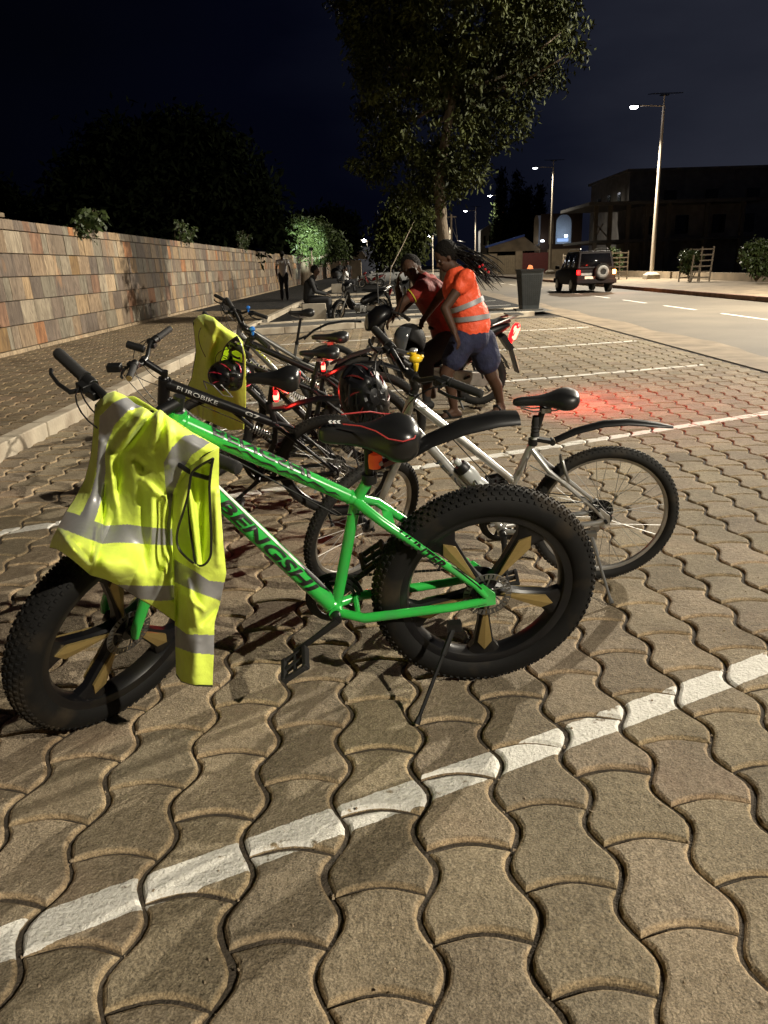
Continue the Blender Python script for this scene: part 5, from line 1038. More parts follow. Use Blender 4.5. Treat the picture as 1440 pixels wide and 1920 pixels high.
def motorcycle(label, Mx, steer=.3, lit=False, paint=None):
    paint = paint or M['blackpaint']; t = empty('motorcycle', label, 'motorcycle', M=Mx, group='underbone motorcycles on the parking'); r = .285; wb = 1.24
    o = Vector((.98, 0, .86)); ax = Vector((-.42, 0, .9)).normalized(); rq = Matrix.Rotation(steer, 3, ax); X = lambda p: rq @ (Vector(p)-o)+o; I = lambda p: Vector(p)
    moto_wheel(t, 'rear_wheel', (0, r), r, I); moto_wheel(t, 'front_wheel', (wb, r), r, X, .075)
    def shell(pts, name, m, ex=None):
        b = MB(); rings = []
        for x, z, hw, hh in pts: rings.append([Vector((x, hw*cos(a)*(1 if abs(cos(a)) < .8 else 1), z+hh*sin(a))) for a in np.linspace(0, 2*pi, 16, endpoint=False)])
        b.loft(rings); return b.build(name, m, t, sharp=50)
    shell([(-.30, .80, .03, .02), (-.20, .77, .07, .06), (0, .70, .11, .10), (.2, .62, .13, .12), (.42, .55, .12, .12), (.55, .50, .07, .08)], 'body_cover', paint)
    b = MB(); rings = []
    for x, z, hw, th in ((-.30, .84, .05, .02), (-.22, .84, .10, .035), (-.02, .80, .13, .045), (.18, .775, .13, .05), (.34, .785, .11, .05), (.48, .80, .07, .035), (.53, .80, .03, .02)):
        rings.append([Vector((x, hw*cos(a), z+th*sin(a)*(1 if sin(a) > 0 else .6))) for a in np.linspace(0, 2*pi, 16, endpoint=False)])
    b.loft(rings); b.build('seat', M['blackmatte'], t)
    b = MB(); 
    for sy in (-1, 1): b.loft([[Vector((x+.015*q, sy*y, z)) for x, y, z in ((.98, .03, .82), (1.0, .13, .78), (.93, .17, .55), (.84, .14, .34), (.78, .03, .30))] for q in (0, 1)])
    b.loft([[Vector((x, y, z)) for y in (-.13, .13)]+[Vector((x-.02, y, z)) for y in (.13, -.13)] for x, z in ((1.0, .78), (.96, .6), (.86, .34))]); b.build('leg_shield', paint, t)
    b = MB(); b.tube([(.95, 0, .62), (.75, 0, .45), (.55, 0, .45), (.40, 0, .55)], [.045, .05, .05, .04], 12); b.build('frame_beam', M['black'], t)
    b = MB(); b.box((.52, 0, .34), (.26, .20, .18)); b.tube([(.6, 0, .36), (.78, 0, .40)], [.07, .055], 14)
    for k in range(5): b.tube([(.62+.03*k, 0, .365+.008*k), (.63+.03*k, 0, .367+.008*k)], .08, 14)
    b.tube([(.50, -.13, .32), (.50, .13, .32)], .075, 16); b.build('engine', M['steel'], t, bevel=.01)
    b = MB(); b.tube([(.70, -.06, .33), (.62, -.12, .20), (.35, -.15, .19), (.1, -.16, .25)], [.016, .018, .02, .02], 10); b.tube([(.2, -.16, .225), (-.25, -.17, .36)], [.038, .045], 14); b.build('exhaust', M['steel'], t)
    b = MB(); b.bar((.42, .105, .36), (-.04, .105, .30), .03, .05, up=(0, 0, 1)); b.bar((.42, -.105, .36), (-.02, -.105, .30), .03, .05); b.build('swing_arm', M['steel'], t)
    b = MB(); b.prism([(.44, .30), (.44, .42), (.0, .36), (-.07, .33), (-.07, .24), (0, .21)], .115, .14); b.build('chain_cover', mat('scratched_metal', (.30, .28, .25), .4, metal=.7, scale=25), t, bevel=.008)
    for sy in (-1, 1):
        b = MB(); a, c = Vector((.0, sy*.135, .30)), Vector((.10, sy*.13, .62)); b.tube([a, c], .012, 8); pts = []; d = c-a
        for k in range(61): th = k/60*2*pi*9; pts.append(a+d*(.3+.55*k/60)+Vector((cos(th)*.022, sin(th)*.022, 0)))
        b.tube(pts, .005, 6); b.build('shock_absorber', M['black'], t)
    b = MB(); rings = []
    for a in np.linspace(R(20), R(165), 10): rings.append([Vector((rr*cos(a), y, r+rr*sin(a))) for y, rr in ((-.06, .31), (.06, .31), (.06, .315), (-.06, .315))])
    b.loft(rings); b.bar((-.22, 0, .70), (-.32, 0, .56), .12, .06, up=(1, 0, 0)); b.bar((-.31, 0, .60), (-.40, 0, .32), .13, .014, up=(1, 0, 0)); b.build('rear_fender', M['black'], t)
    b = MB(); b.box((-.375, 0, .43), (.008, .15, .12), Matrix.Rotation(R(18), 3, 'Y')); b.build('number_plate', M['plate'], t)
    b = MB(); rings = []
    for a in np.linspace(R(25), R(170), 10): rings.append([X(Vector((wb+rr*cos(a), y, r+rr*sin(a)))) for y, rr in ((-.055, .31), (.055, .31), (.055, .318), (-.055, .318))])
    b.loft(rings); b.build('front_fender', paint, t)
    b = MB()
    for sy in (-1, 1): b.tube([X((wb, sy*.085, r)), X((wb-.09, sy*.085, .52)), X((1.04, sy*.075, .72))], [.02, .024, .022], 10)
    b.tube([X((1.06, 0, .68)), X((.96, 0, .95))], .028, 10); b.build('fork', M['steel'], t)
    b = MB(); rings = []
    for x, z, hw, hh in ((.90, .98, .05, .04), (.96, .98, .10, .07), (1.04, .95, .12, .09), (1.12, .90, .10, .09), (1.17, .87, .05, .06)): rings.append([X(Vector((x, hw*cos(a), z+hh*sin(a)))) for a in np.linspace(0, 2*pi, 16, endpoint=False)])
    b.loft(rings); cw = b.build('headlight_cowl', paint, t, sharp=50); b = MB(); b.lathe([(0, .02), (.05, .012), (.07, 0)], X((1.165, 0, .90)), 'x', 16); b.build('headlight', M['clear'], cw)
    b = MB(); b.tube([X((.90, -.34, .98)), X((.92, -.2, 1.0)), X((.95, 0, .99)), X((.92, .2, 1.0)), X((.90, .34, .98))], .012, 10); hb_ = b.build('handlebar', M['steel'], t)
    for sy in (-1, 1):
        b = MB(); b.tube([X((.905, sy*.22, .998)), X((.90, sy*.35, .98))], .018, 10); b.build('grip', M['blackmatte'], hb_)
        b = MB(); b.tube([X((.94, sy*.2, 1.0)), X((.93, sy*.24, 1.12)), X((.92, sy*.27, 1.2))], .006, 6); b.ball(X((.92, sy*.28, 1.24)), .055, 10, sc=(.25, 1.1, .8)); b.build('mirror', M['black'], hb_)
        b = MB(); b.tube([X((.95, sy*.18, .985)), X((.97, sy*.30, .975))], .006, 6); b.build('lever', M['steel'], hb_)
    b = MB(); b.tube([(-.05, .11, .80), (-.25, .10, .87), (-.38, .04, .90), (-.38, -.04, .90), (-.25, -.10, .87), (-.05, -.11, .80)], .010, 8); b.box((-.34, 0, .905), (.16, .15, .014)); b.build('grab_rail', M['steel'], t)
    b = MB(); rings = []
    for x, z, hw, hh in ((-.315, .585, .02, .012), (-.31, .62, .035, .022), (-.34, .70, .055, .034), (-.375, .78, .065, .036), (-.385, .81, .05, .018)): rings.append([Vector((x+hh*cos(a), hw*sin(a), z)) for a in np.linspace(0, 2*pi, 14, endpoint=False)])
    b.loft(rings); tl = b.build('tail_light', M['redglow'] if lit else M['darkred'], t)
    if lit:
        b = MB(); b.cap((-.342, .03, .68), (-.372, .03, .765), .028, .034, 10); b.build('brake_bulb', M['redhot'], tl)
        ld = bpy.data.lights.new('brake_glow', 'SPOT'); ld.energy = 210; ld.color = (1, .03, .02); ld.spot_size = R(140); ld.spot_blend = 1.0; ld.shadow_soft_size = .09; lo = bpy.data.objects.new('brake_glow', ld); COL.objects.link(lo); lo.parent = t; lo.location = (-.47, 0, .70); lo.rotation_euler = Vector((-.80, .35, -.62)).to_track_quat('-Z', 'Y').to_euler(); lo['kind'] = 'helper'
    b = MB(); 
    for sy in (-1, 1): b.tube([(.42, sy*.1, .28), (.44, sy*.24, .27)], [.012, .016], 8); b.tube([(.2, sy*.13, .30), (.16, sy*.2, .34)], [.010, .015], 8)
    b.build('foot_peg', M['blackmatte'], t); b = MB(); b.tube([(.30, .08, .26), (.22, .22, .01)], .010, 8); b.build('side_stand', M['black'], t)
    return t, X
MM = pose(1.02, 7.98, 3.30, .06)
moto1, XM = motorcycle('black motorcycle with its red tail light lit, under the rider in the dark red shirt', MM, .35, True)
a = at(706, 590, 20.4); MM2 = pose(.02, 19.3, 3.02, .1)
MM2 = pose(.02, 21.7, pi+.55, .1)
moto2, XM2 = motorcycle('black motorcycle with a helmet on its mirror, beside the seated man', MM2, .5)
MM3 = pose(at(712, 515, 56).x, 56, 3.1, .08)
moto3, XM3 = motorcycle('small far motorcycle parked in front of the white car', MM3, .4, paint=M['darkred'])
def round_helmet(label, loc, rot, s=1.0, open_=False):
    t = empty('motorcycle_helmet', label, 'helmet', group='motorcycle helmets'); t.location = loc; t.rotation_euler = rot; t.scale = (s, s, s); b = MB(); n = 24; vs = []; m_ = 14; fs = []
    for i in range(m_+1):
        th = pi*(.62 if open_ else .80)*i/m_
        for k in range(n): a = 2*pi*k/n; vs.append((.135*sin(th)*cos(a), .118*sin(th)*sin(a), .135*cos(th)))
    fs = []
    for i in range(m_):
        for k in range(n):
            a = 2*pi*(k+.5)/n; zc = cos(pi*(.62 if open_ else .80)*(i+.5)/m_); cut = abs(math.atan2(sin(a), cos(a))) < 1.05 and (zc < .15 if open_ else -.45 < zc < .28)
            if not cut: fs.append((i*n+k, (i+1)*n+k, (i+1)*n+(k+1) % n, i*n+(k+1) % n))
    b.add(vs, fs); b.build('shell', M['blackpaint'] if not open_ else mat('dusty_grey_shell', (.007, .0065, .006), .7, spec=.2), t, solid=.014, sharp=40)
    b = MB(); vs = []
    for i in range(5):
        z = .05-.028*i*2.0
        for k in range(9): a = R(-62+15.5*k); rr = .143*math.sqrt(max(.1, 1-(z/.15)**2)); vs.append((rr*cos(a), rr*.9*sin(a), z))
    b.add(vs, [(i*9+k, i*9+k+1, i*9+k+10, i*9+k+9) for i in range(4) for k in range(8)]); b.build('visor', M['visor'], t, solid=.002); return t
hm = MM2 @ XM2(Vector((.90, -.26, 1.26))); round_helmet('glossy black motorcycle helmet perched on the mirror beside the seated man', at(630, 513, hm.y), (0, 0, R(-20)), 1.05)
round_helmet('dusty dark half-open helmet hanging on the near side of the lit motorcycle', at(768, 638, 7.45), (R(20), R(-30), R(200)), 1.12, True)
# ------------------------------------------------------------------ cars
def car(name, label, loc, yaw, L, Wd, zb, zs, zr, prof, cab, paint, lit=False, spare=False, wr=.36):
    t = empty(name, label, 'car', loc, yaw); hw = Wd/2
    def section(x, z0, z1, h): return [Vector((x, y, z)) for y, z in ((-h*.94, z0), (-h, z0+.12), (-h, (z0+z1)/2), (-h*.97, z1-.06), (-h*.92, z1), (h*.92, z1), (h*.97, z1-.06), (h, (z0+z1)/2), (h, z0+.12), (h*.94, z0))]
    b = MB(); b.loft([section(x, z0, z1, h*hw) for x, z0, z1, h in prof]); body = b.build('body', paint, t, bevel=.03, sharp=45)
    b = MB(); lo_ = [(x, h*hw, z) for x, z, h in cab[0]]; up_ = [(x, h*hw, z) for x, z, h in cab[1]]
    ring1 = [Vector((lo_[0][0], -lo_[0][1], lo_[0][2])), Vector((lo_[1][0], -lo_[1][1], lo_[1][2])), Vector((lo_[1][0], lo_[1][1], lo_[1][2])), Vector((lo_[0][0], lo_[0][1], lo_[0][2]))]
    ring2 = [Vector((up_[0][0], -up_[0][1], up_[0][2])), Vector((up_[1][0], -up_[1][1], up_[1][2])), Vector((up_[1][0], up_[1][1], up_[1][2])), Vector((up_[0][0], up_[0][1], up_[0][2]))]
    b.loft([ring1, ring2]); cabin = b.build('cabin', paint, t, bevel=.05)
    def quad(f0, f1, g0, g1, name, off):      # a pane on the side between fractions
        for sy in (-1, 1):
            q = []
            for fx, gz in ((f0, g0), (f1, g0), (f1, g1), (f0, g1)):
                xl = lo_[0][0]+(lo_[1][0]-lo_[0][0])*fx; xu = up_[0][0]+(up_[1][0]-up_[0][0])*fx; yl = lo_[0][1]; yu = up_[0][1]
                q.append(Vector((xl+(xu-xl)*gz, sy*(yl+(yu-yl)*gz+off), lo_[0][2]+(up_[0][2]-lo_[0][2])*gz)))
            m = MB(); m.add(q, [(0, 1, 2, 3)]); m.build(name, M['glass'], cabin, solid=.01)
    quad(.06, .34, .12, .86, 'side_window', .012); quad(.37, .66, .12, .86, 'side_window', .012); quad(.69, .94, .12, .86, 'side_window', .012)
    for k, nm in ((0, 'rear_window'), (1, 'windscreen')):
        sx = -1 if k == 0 else 1; q = []
        for fy, gz in ((-.86, .14), (.86, .14), (.86, .86), (-.86, .86)):
            xl, xu = lo_[k][0], up_[k][0]; q.append(Vector((xl+(xu-xl)*gz+sx*.014, fy*(lo_[k][1]+(up_[k][1]-lo_[k][1])*gz), lo_[k][2]+(up_[k][2]-lo_[k][2])*gz)))
        m = MB(); m.add(q, [(0, 1, 2, 3)]); m.build(nm, M['glass'], cabin, solid=.01)
    for x in (L*.19, L*.80):
        for sy in (-1, 1):
            b = MB(); b.lathe([(0, -.1), (wr*.62, -.1), (wr, -.09), (wr, .09), (wr*.62, .1), (0, .06)], (x, sy*(hw-.10), wr), 'y', 28); w_ = b.build('wheel', M['tyre'], t)
            b = MB(); b.lathe([(0, .0), (.1, .03*sy), (wr*.58, .012*sy), (wr*.6, 0)], (x, sy*(hw+.002), wr), 'y', 20); b.build('hub_cap', M['steel'], w_)
    x0 = prof[0][0]
    for sy in (-1, 1):
        lit_ = lit; b = MB(); b.box((x0+.02, sy*hw*.87, zs*.86), (.10, .15, .19 if spare else .16)); b.build('tail_light', (M['redglow'] if sy > 0 else M['amber']) if lit_ else M['darkred'], body, bevel=.02)
        b = MB(); b.box((lo_[1][0]-.15, sy*(hw+.12), lo_[0][2]+.08), (.12, .2, .15)); b.build('wing_mirror', paint, cabin, bevel=.03)
        b = MB(); b.box((L-.06, sy*hw*.72, zs*.72), (.12, .34, .16)); b.build('headlight', M['clear'], body, bevel=.02)
    b = MB(); b.box((x0-.05, 0, zb+.18), (.16, Wd*.98, .20)); b.box((L+.01, 0, zb+.16), (.14, Wd*.96, .22)); b.build('bumper', paint, body, bevel=.03)
    b = MB(); b.box((x0-.05, .28 if spare else 0, zs*.60), (.02, .46, .20)); b.build('number_plate', M['plate'], body)
    if spare:
        b = MB(); b.lathe([(0, -.10), (.22, -.12), (.30, -.13), (.345, -.08), (.345, .06), (.30, .1), (0, .1)], (x0-.14, -.22, zs*.88), 'x', 32); sw_ = b.build('spare_wheel', M['tyre'], t)
        b = MB(); b.lathe([(.13, -.135), (.20, -.142), (.25, -.135), (.27, -.115)], (x0-.14, -.22, zs*.88), 'x', 32); b.build('spare_cover', M['rotor'], sw_)
        b = MB()
        for sy in (-1, 1): b.tube([(.5, sy*.6, zr+.03), (.6, sy*.6, zr+.08), (2.4, sy*.6, zr+.08), (2.6, sy*.6, zr+.02)], .022, 8)
        b.build('roof_rail', M['steel'], t)
        b = MB(); b.box((x0-.01, .42, zs*.78), (.03, .5, .10)); b.build('tailgate_trim', M['steel'], body)
    return t
car('dark_car', 'dark off-road car with a spare wheel on its tailgate, driving away with lamps lit', (9.62, 35.3, 0), R(90+1), 4.2, 1.80, .32, 1.02, 1.78,
    [(0, .42, .98, .92), (.08, .36, 1.02, .97), (.9, .34, 1.03, 1.0), (2.9, .34, 1.03, 1.0), (3.3, .36, 1.01, .98), (4.05, .38, .94, .93), (4.2, .42, .84, .86)], [[(.05, 1.01, .93), (3.05, 1.01, .93)], [(.28, 1.76, .78), (2.35, 1.76, .78)]], M['carpaint'], True, True)
ld = bpy.data.lights.new('lamp_glow', 'POINT'); ld.energy = 40; ld.color = (1, .4, .12); ld.shadow_soft_size = .06; lo = bpy.data.objects.new('lamp_glow', ld); COL.objects.link(lo); lo.location = (10.62, 34.9, .85); lo['kind'] = 'helper'
ld = bpy.data.lights.new('lamp_glow', 'POINT'); ld.energy = 9; ld.color = (1, .04, .02); ld.shadow_soft_size = .06; lo = bpy.data.objects.new('lamp_glow', ld); COL.objects.link(lo); lo.location = (8.85, 35.0, .85); lo['kind'] = 'helper'
car('pale_car', 'pale silver hatchback parked across the far end of the parking', (at(756, 520, 62).x+.6, 62, 0), R(180-20), 4.1, 1.7, .3, .86, 1.42,
    [(0, .38, .84, .9), (.08, .32, .88, .95), (.9, .3, .9, 1.0), (2.6, .3, .88, 1.0), (3.2, .32, .82, .98), (3.95, .34, .70, .9), (4.1, .4, .62, .82)], [[(.1, .87, .92), (3.0, .87, .92)], [(.6, 1.42, .74), (2.0, 1.42, .74)]], M['carwhite'], wr=.31)

# ------------------------------------------------------------------ people
def head(t, c, fwd, up, s=1.0, hair='short', skin=None):
    """a head with face; fwd/up are directions"""
    f = Vector(fwd).normalized(); u = Vector(up); u = (u-f*u.dot(f)).normalized(); l = u.cross(f); m = Matrix((f, l, u)).transposed(); C = Vector(c); T = lambda x, y, z: C+m @ Vector((x*s, y*s, z*s))
    b = MB()
    b.ball(T(-.008, 0, .03), .098*s, 16, sc=(1, .80, .98), rot=m); b.ball(T(.022, 0, -.035), .066*s, 14, sc=(1, .88, 1.18), rot=m); b.ball(T(.048, 0, -.088), .026*s, 10, sc=(1, 1.1, .8), rot=m)
    b.cap(T(.082, 0, .012), T(.098, 0, -.028), .010*s, .016*s, 8); b.ball(T(.09, .014, -.034), .010*s, 8); b.ball(T(.09, -.014, -.034), .010*s, 8)
    b.cap(T(.074, -.020, -.062), T(.074, .020, -.062), .0085*s, .0085*s, 8); b.cap(T(.070, -.017, -.074), T(.070, .017, -.074), .009*s, .009*s, 8)
    for sy in (-1, 1): b.ball(T(-.008, sy*.080, -.012), .024*s, 8, sc=(.8, .35, 1.25), rot=m); b.cap(T(.078, sy*.014, .026), T(.066, sy*.046, .028), .009*s, .008*s, 8); b.ball(T(.055, sy*.038, -.022), .022*s, 8)
    b.cap(T(-.02, 0, -.06), T(-.035, 0, -.16), .052*s, .056*s, 12)
    e = MB()
    for sy in (-1, 1): e.ball(T(.0735, sy*.032, .008), .0098*s, 10)
    e2 = MB()
    for sy in (-1, 1): e2.ball(T(.0795, sy*.032, .008), .0052*s, 8)
    h = MB()
    if hair: 
        h.ball(T(-.034, 0, .052), .107*s, 18, sc=(1, .90, .95), rot=m); h.ball(T(-.058, 0, .02), .092*s, 14, sc=(.95, .92, 1.0), rot=m)
    return b, e, e2, h, T
def hand(b, w_, d, palm_n, s=1.0, curl=.5, thumb=1):
    """palm and five fingers of unequal length, added to the body mesh; d = direction of the fingers, palm_n = palm normal"""
    d = Vector(d).normalized(); n = Vector(palm_n); n = (n-d*n.dot(d)).normalized(); x = d.cross(n); w_ = Vector(w_)
    for k in range(4): b.cap(w_+x*(k-1.5)*.012*s, w_+d*.085*s+x*(k-1.5)*.020*s, .016*s, .0135*s, 8)
    for k, ln in enumerate((.062, .078, .073, .056)):
        p = w_+d*.09*s+x*(k-1.5)*.0205*s; dd = d; r_ = .0092*s
        for seg, f in enumerate((.45, .32, .23)):
            ang = curl*(.5+.6*seg); dd = (dd*cos(ang*.8)+n*sin(ang*.8)).normalized(); q = p+dd*ln*f*s*1.05; b.cap(p, q, r_, r_*.92, 8); p = q; r_ *= .92
    p = w_+d*.025*s+x*thumb*.026*s; q = p+(d*.6+x*thumb*.75+n*.25).normalized()*.042*s; b.cap(p, q, .0125*s, .0105*s, 8); b.cap(q, q+(d*.9+x*thumb*.15+n*.35).normalized()*.032*s, .0105*s, .009*s, 8)
def foot_(b, ank, toe_dir, s=1.0):
    a = Vector(ank); d = Vector(toe_dir); d.z = 0; d.normalize(); g = a.z; hl = Vector((a.x, a.y, 0))-d*.045*s; x = Vector((-d.y, d.x, 0)); g0 = Vector((0, 0, 1))
    b.cap(a, hl+g0*.035*s, .036*s, .034*s, 10); b.cap(hl+g0*.032*s, hl+d*.15*s+g0*.028*s, .032*s, .030*s, 10); b.cap(a, hl+d*.15*s+g0*.03*s, .034*s, .028*s, 10)
    for k in range(5): L_ = (.062, .056, .05, .043, .036)[k]; p = hl+d*.15*s+x*(k-2)*.0175*s+g0*.02; b.cap(p, p+d*L_*s-g0*.006, (.0145 if k == 0 else .010)*s, (.012 if k == 0 else .008)*s, 8)
def person(label, parts, gp=None):
    t = empty('person', label, 'person', group=gp); return t
# person in the orange vest, standing and bending forward to the left
Y2 = 7.35; A2 = lambda u, v, dy=0: at(u, v, Y2+dy)
P2 = person('person in an orange high-visibility vest and navy shorts bending over, long dark braids flying', None)
fa = Vector((gnd(852, 783).x, gnd(852, 783).y, .075)); fb_ = Vector((gnd(938, 772).x, gnd(938, 772).y, .085))
hipL, hipR = A2(868, 640, -.06), A2(898, 640, .08); kL = A2(836, 700, -.10); kR = A2(922, 706, .06)
pel = A2(884, 632); wst = A2(880, 590); chest = A2(862, 540); shL, shR = A2(874, 522, -.15), A2(850, 524, .17); neck = A2(853, 508)
b, ey, pu, hr, TH = head(P2, A2(835, 484), (-.86, -.25, -.45), (-.35, 0, .93), 1.0, 'braids')
b.cap(neck, A2(838, 487), .055, .05); b.cap(pel, wst, .15, .125); b.cap(wst, chest, .125, .14); b.cap(chest, neck, .13, .07); b.cap(shL, shR, .065, .065); b.cap(shL, chest, .07, .12); b.cap(shR, chest, .07, .12)
for hp_, kn, an, tn in ((hipL, kL, fa, Vector((-.75, -.3, 0))), (hipR, kR, fb_, Vector((-.55, -.75, 0)))):
    b.cap(hp_, kn, .10, .062, 14); b.cap(kn, kn.lerp(an, .35)+Vector((.018, .01, 0)), .058, .058, 14); b.cap(kn.lerp(an, .35)+Vector((.018, .01, 0)), an, .056, .036, 14); foot_(b, an, tn)
# arms reach forward to the rider
e1 = A2(834, 578, -.22); w1 = A2(852, 622, -.26); b.chain([shL, e1, w1], [.052, .042, .030]); hand(b, w1, w1-e1, (0, 0, -1), 1.0, .6, 1)
e2 = A2(822, 560, .22); w2 = A2(802, 588, .15); b.chain([shR, e2, w2], [.052, .042, .030]); hand(b, w2, w2-e2, (0, 0, -1), 1.0, .6, -1)
b.build('body', M['skin'], P2, remesh=.0075)
ey.build('eyes', M['eyes'], P2); pu.build('pupils', M['black'], P2)
hb = MB(); hb.v, hb.f, hb.m = hr.v, hr.f, hr.m; random.seed(5)
hb.build('hair', M['hair'], P2); b = MB(); ro = TH(-.07, 0, .04)
for k in range(46):
    s_ = ro+Vector((random.uniform(-.04, .04), random.uniform(-.07, .07), random.uniform(-.05, .06))); e_ = A2(random.uniform(905, 948), random.uniform(492, 546), random.uniform(-.15, .15)); m1 = s_.lerp(e_, .35)+Vector((0, 0, random.uniform(.02, .12))); m2 = s_.lerp(e_, .72)+Vector((random.uniform(-.04, .04), random.uniform(-.05, .05), random.uniform(-.02, .10)))
    pts = []
    for q in range(9): t_ = q/8; pts.append(s_*(1-t_)**3+m1*3*t_*(1-t_)**2+m2*3*t_*t_*(1-t_)+e_*t_**3)
    b.tube(pts, [.0055]*7+[.004, .0015], 5)
b.build('braids', M['hair'], P2)
b = MB()
for u, v in ((899, 500), (910, 505), (916, 510), (905, 497)): b.ball(A2(u, v, -.12), .012, 8)
b.build('hair_beads', mat('red_beads', (.5, .02, .03), .3), P2)
b = MB(); b.cap(pel.lerp(wst, .35), wst, .165, .155, 18); b.cap(wst, chest, .158, .165, 18); b.cap(chest, neck.lerp(chest, .3), .16, .10, 16); b.cap(shL.lerp(chest, .2), shR.lerp(chest, .2), .085, .085, 14); b.cap(shL, chest, .088, .14, 14); b.cap(shR, chest, .088, .14, 14); b.cap(pel.lerp(wst, .55)+Vector((.03, 0, 0)), wst+Vector((.03, 0, 0)), .16, .15, 14); b.cap(shL, shL.lerp(e1, .30), .075, .07, 12)
vb = b.build('orange_vest', M['orange'], P2, remesh=.012)
# reflective bands round the vest: rings hugging the torso
def ring_band(parent, c, axis, rx, ry, hgt, m, name='reflective_band'):
    ax_ = Vector(axis).normalized(); q = Vector((0, 1, 0)); q = (q-ax_*q.dot(ax_)).normalized(); p = ax_.cross(q); b = MB()
    for z0 in (0,): b.loft([[c+ax_*z+p*rx*k_*cos(a)+q*ry*k_*sin(a) for a in np.linspace(0, 2*pi, 28, endpoint=False)] for z, k_ in ((-hgt/2, .99), (-hgt/2, 1.02), (hgt/2, 1.02), (hgt/2, .99))], caps=False)
    return b.build(name, m, parent)
ring_band(P2, wst.lerp(pel, .12)+Vector((.012, 0, 0)), wst-pel, .176, .172, .045, M['retro']); ring_band(P2, wst.lerp(chest, .38), chest-wst, .172, .170, .045, M['retro'])
b = MB(); b.cap(pel, pel.lerp(wst, .4), .165, .155, 16); b.cap(hipL, hipL.lerp(kL, .55), .125, .115, 16); b.cap(hipR, hipR.lerp(kR, .60), .13, .12, 16); b.cap(hipR+Vector((.06, 0, .02)), hipR.lerp(kR, .5)+Vector((.05, 0, 0)), .10, .10, 12); b.build('shorts', M['shorts'], P2, remesh=.011)
for an, tn in ((fa, Vector((-.75, -.3, 0))), (fb_, Vector((-.55, -.75, 0)))):
    d = tn.normalized(); x = Vector((-d.y, d.x, 0)); o_ = Vector((an.x, an.y, 0))-d*.05; b = MB(); b.loft([[o_+d*q*.25+x*hw_*sx+Vector((0, 0, z)) for sx, z in ((-1, .002), (1, .002), (1, .016), (-1, .016))] for q, hw_ in ((-.1, .02), (0, .034), (.5, .036), (.85, .045), (1.02, .03))])
    b.tube([o_+d*.10+x*.045+Vector((0, 0, .012)), o_+d*.15+x*.02+Vector((0, 0, .075)), o_+d*.15-x*.02+Vector((0, 0, .075)), o_+d*.10-x*.045+Vector((0, 0, .012))], .012, 8, flat=.5); b.build('sandal', M['black'], P2)
# the rider in dark red
Y1_ = 7.9; A1 = lambda u, v, dy=0: at(u, v, Y1_+dy)
P1 = person('person in a dark red shirt astride the lit motorcycle, one hand near the face', None)
b, ey, pu, hr, TH1 = head(P1, A1(772, 506), (-.30, -.94, .0), (-.40, 0, .9), 1.04)
pel = A1(842, 632); wst = A1(832, 595); chest = A1(806, 552); neck = A1(790, 520); sh1 = A1(792, 540, -.18); sh2 = A1(806, 528, .18)
b.cap(neck, A1(780, 512), .056, .05); b.cap(pel, wst, .15, .135); b.cap(wst, chest, .135, .15); b.cap(chest, neck, .13, .07); b.cap(sh1, sh2, .06, .06)
el = A1(756, 566, -.22); wr1 = A1(740, 560, -.16); q1 = A1(748, 528, -.10)
b.chain([sh1, el, A1(742, 590, -.2)], [.054, .044, .032]); hand(b, A1(742, 590, -.2), (-.6, -.1, -.5), (0, 0, -1), 1.05, .9, 1)
e22 = A1(745, 575, .1); b.chain([sh2, A1(752, 580, .12), A1(746, 540, .0)], [.054, .044, .032]); hand(b, A1(746, 540, .0), (.05, 0, 1), (.9, 0, .1), 1.05, .7, 1)
hip = A1(838, 640, -.1); hip2 = A1(842, 640, .1); k1 = A1(798, 672, -.16); an1 = Vector((gnd(800, 768).x, gnd(800, 768).y, .09)); k2 = A1(790, 668, .25); an2 = k2+Vector((.12, .05, -.42))
for h_, k_, a_ in ((hip, k1, an1), (hip2, k2, an2)): b.cap(h_, k_, .10, .066, 14); b.cap(k_, k_.lerp(a_, .35)+Vector((.02, 0, 0)), .062, .058, 12); b.cap(k_.lerp(a_, .35)+Vector((.02, 0, 0)), a_, .058, .038, 12)
foot_(b, an1, (-.9, -.3, 0)); b.build('body', M['skin'], P1, remesh=.0075); ey.build('eyes', M['eyes'], P1); pu.build('pupils', M['black'], P1); hr.build('hair', M['hair'], P1, remesh=.012)
b = MB(); b.cap(pel.lerp(wst, .2), wst, .17, .165, 16); b.cap(wst, chest, .165, .17, 16); b.cap(chest, neck.lerp(chest, .15), .165, .085, 16); b.cap(sh1, sh2, .075, .075, 14); b.cap(sh1, chest, .085, .14, 14); b.cap(sh1, sh1.lerp(el, .55), .078, .068, 12); b.cap(sh2, sh2.lerp(A1(752, 580, .12), .5), .078, .068, 12); b.build('shirt', M['redshirt'], P1, remesh=.011)
b = MB(); c_ = sh1.lerp(el, .56); ax_ = (el-sh1).normalized(); q = ax_.cross(Vector((0, 1, 0))).normalized(); p_ = ax_.cross(q); b.tube([c_+q*.072*cos(a)+p_*.072*sin(a) for a in np.linspace(0, 2*pi, 17)], .005, 6); b.build('sleeve_trim', M['yellowdecal'], P1)
b = MB(); b.cap(pel, wst, .165, .155, 16)
for h_, k_, a_ in ((hip, k1, an1), (hip2, k2, an2)): b.cap(h_, k_, .125, .088, 14); b.cap(k_, k_.lerp(a_, .45), .086, .08, 12)
b.build('trousers', M['pants'], P1, remesh=.012)
b = MB(); d = Vector((-.9, -.3, 0)).normalized(); b.cap(an1+Vector((0, 0, .12)), an1, .05, .045, 12); b.cap(Vector((an1.x, an1.y, .045))-d*.04, Vector((an1.x, an1.y, .04))+d*.17, .046, .040, 12); b.build('shoe', M['blackmatte'], P1, remesh=.009)
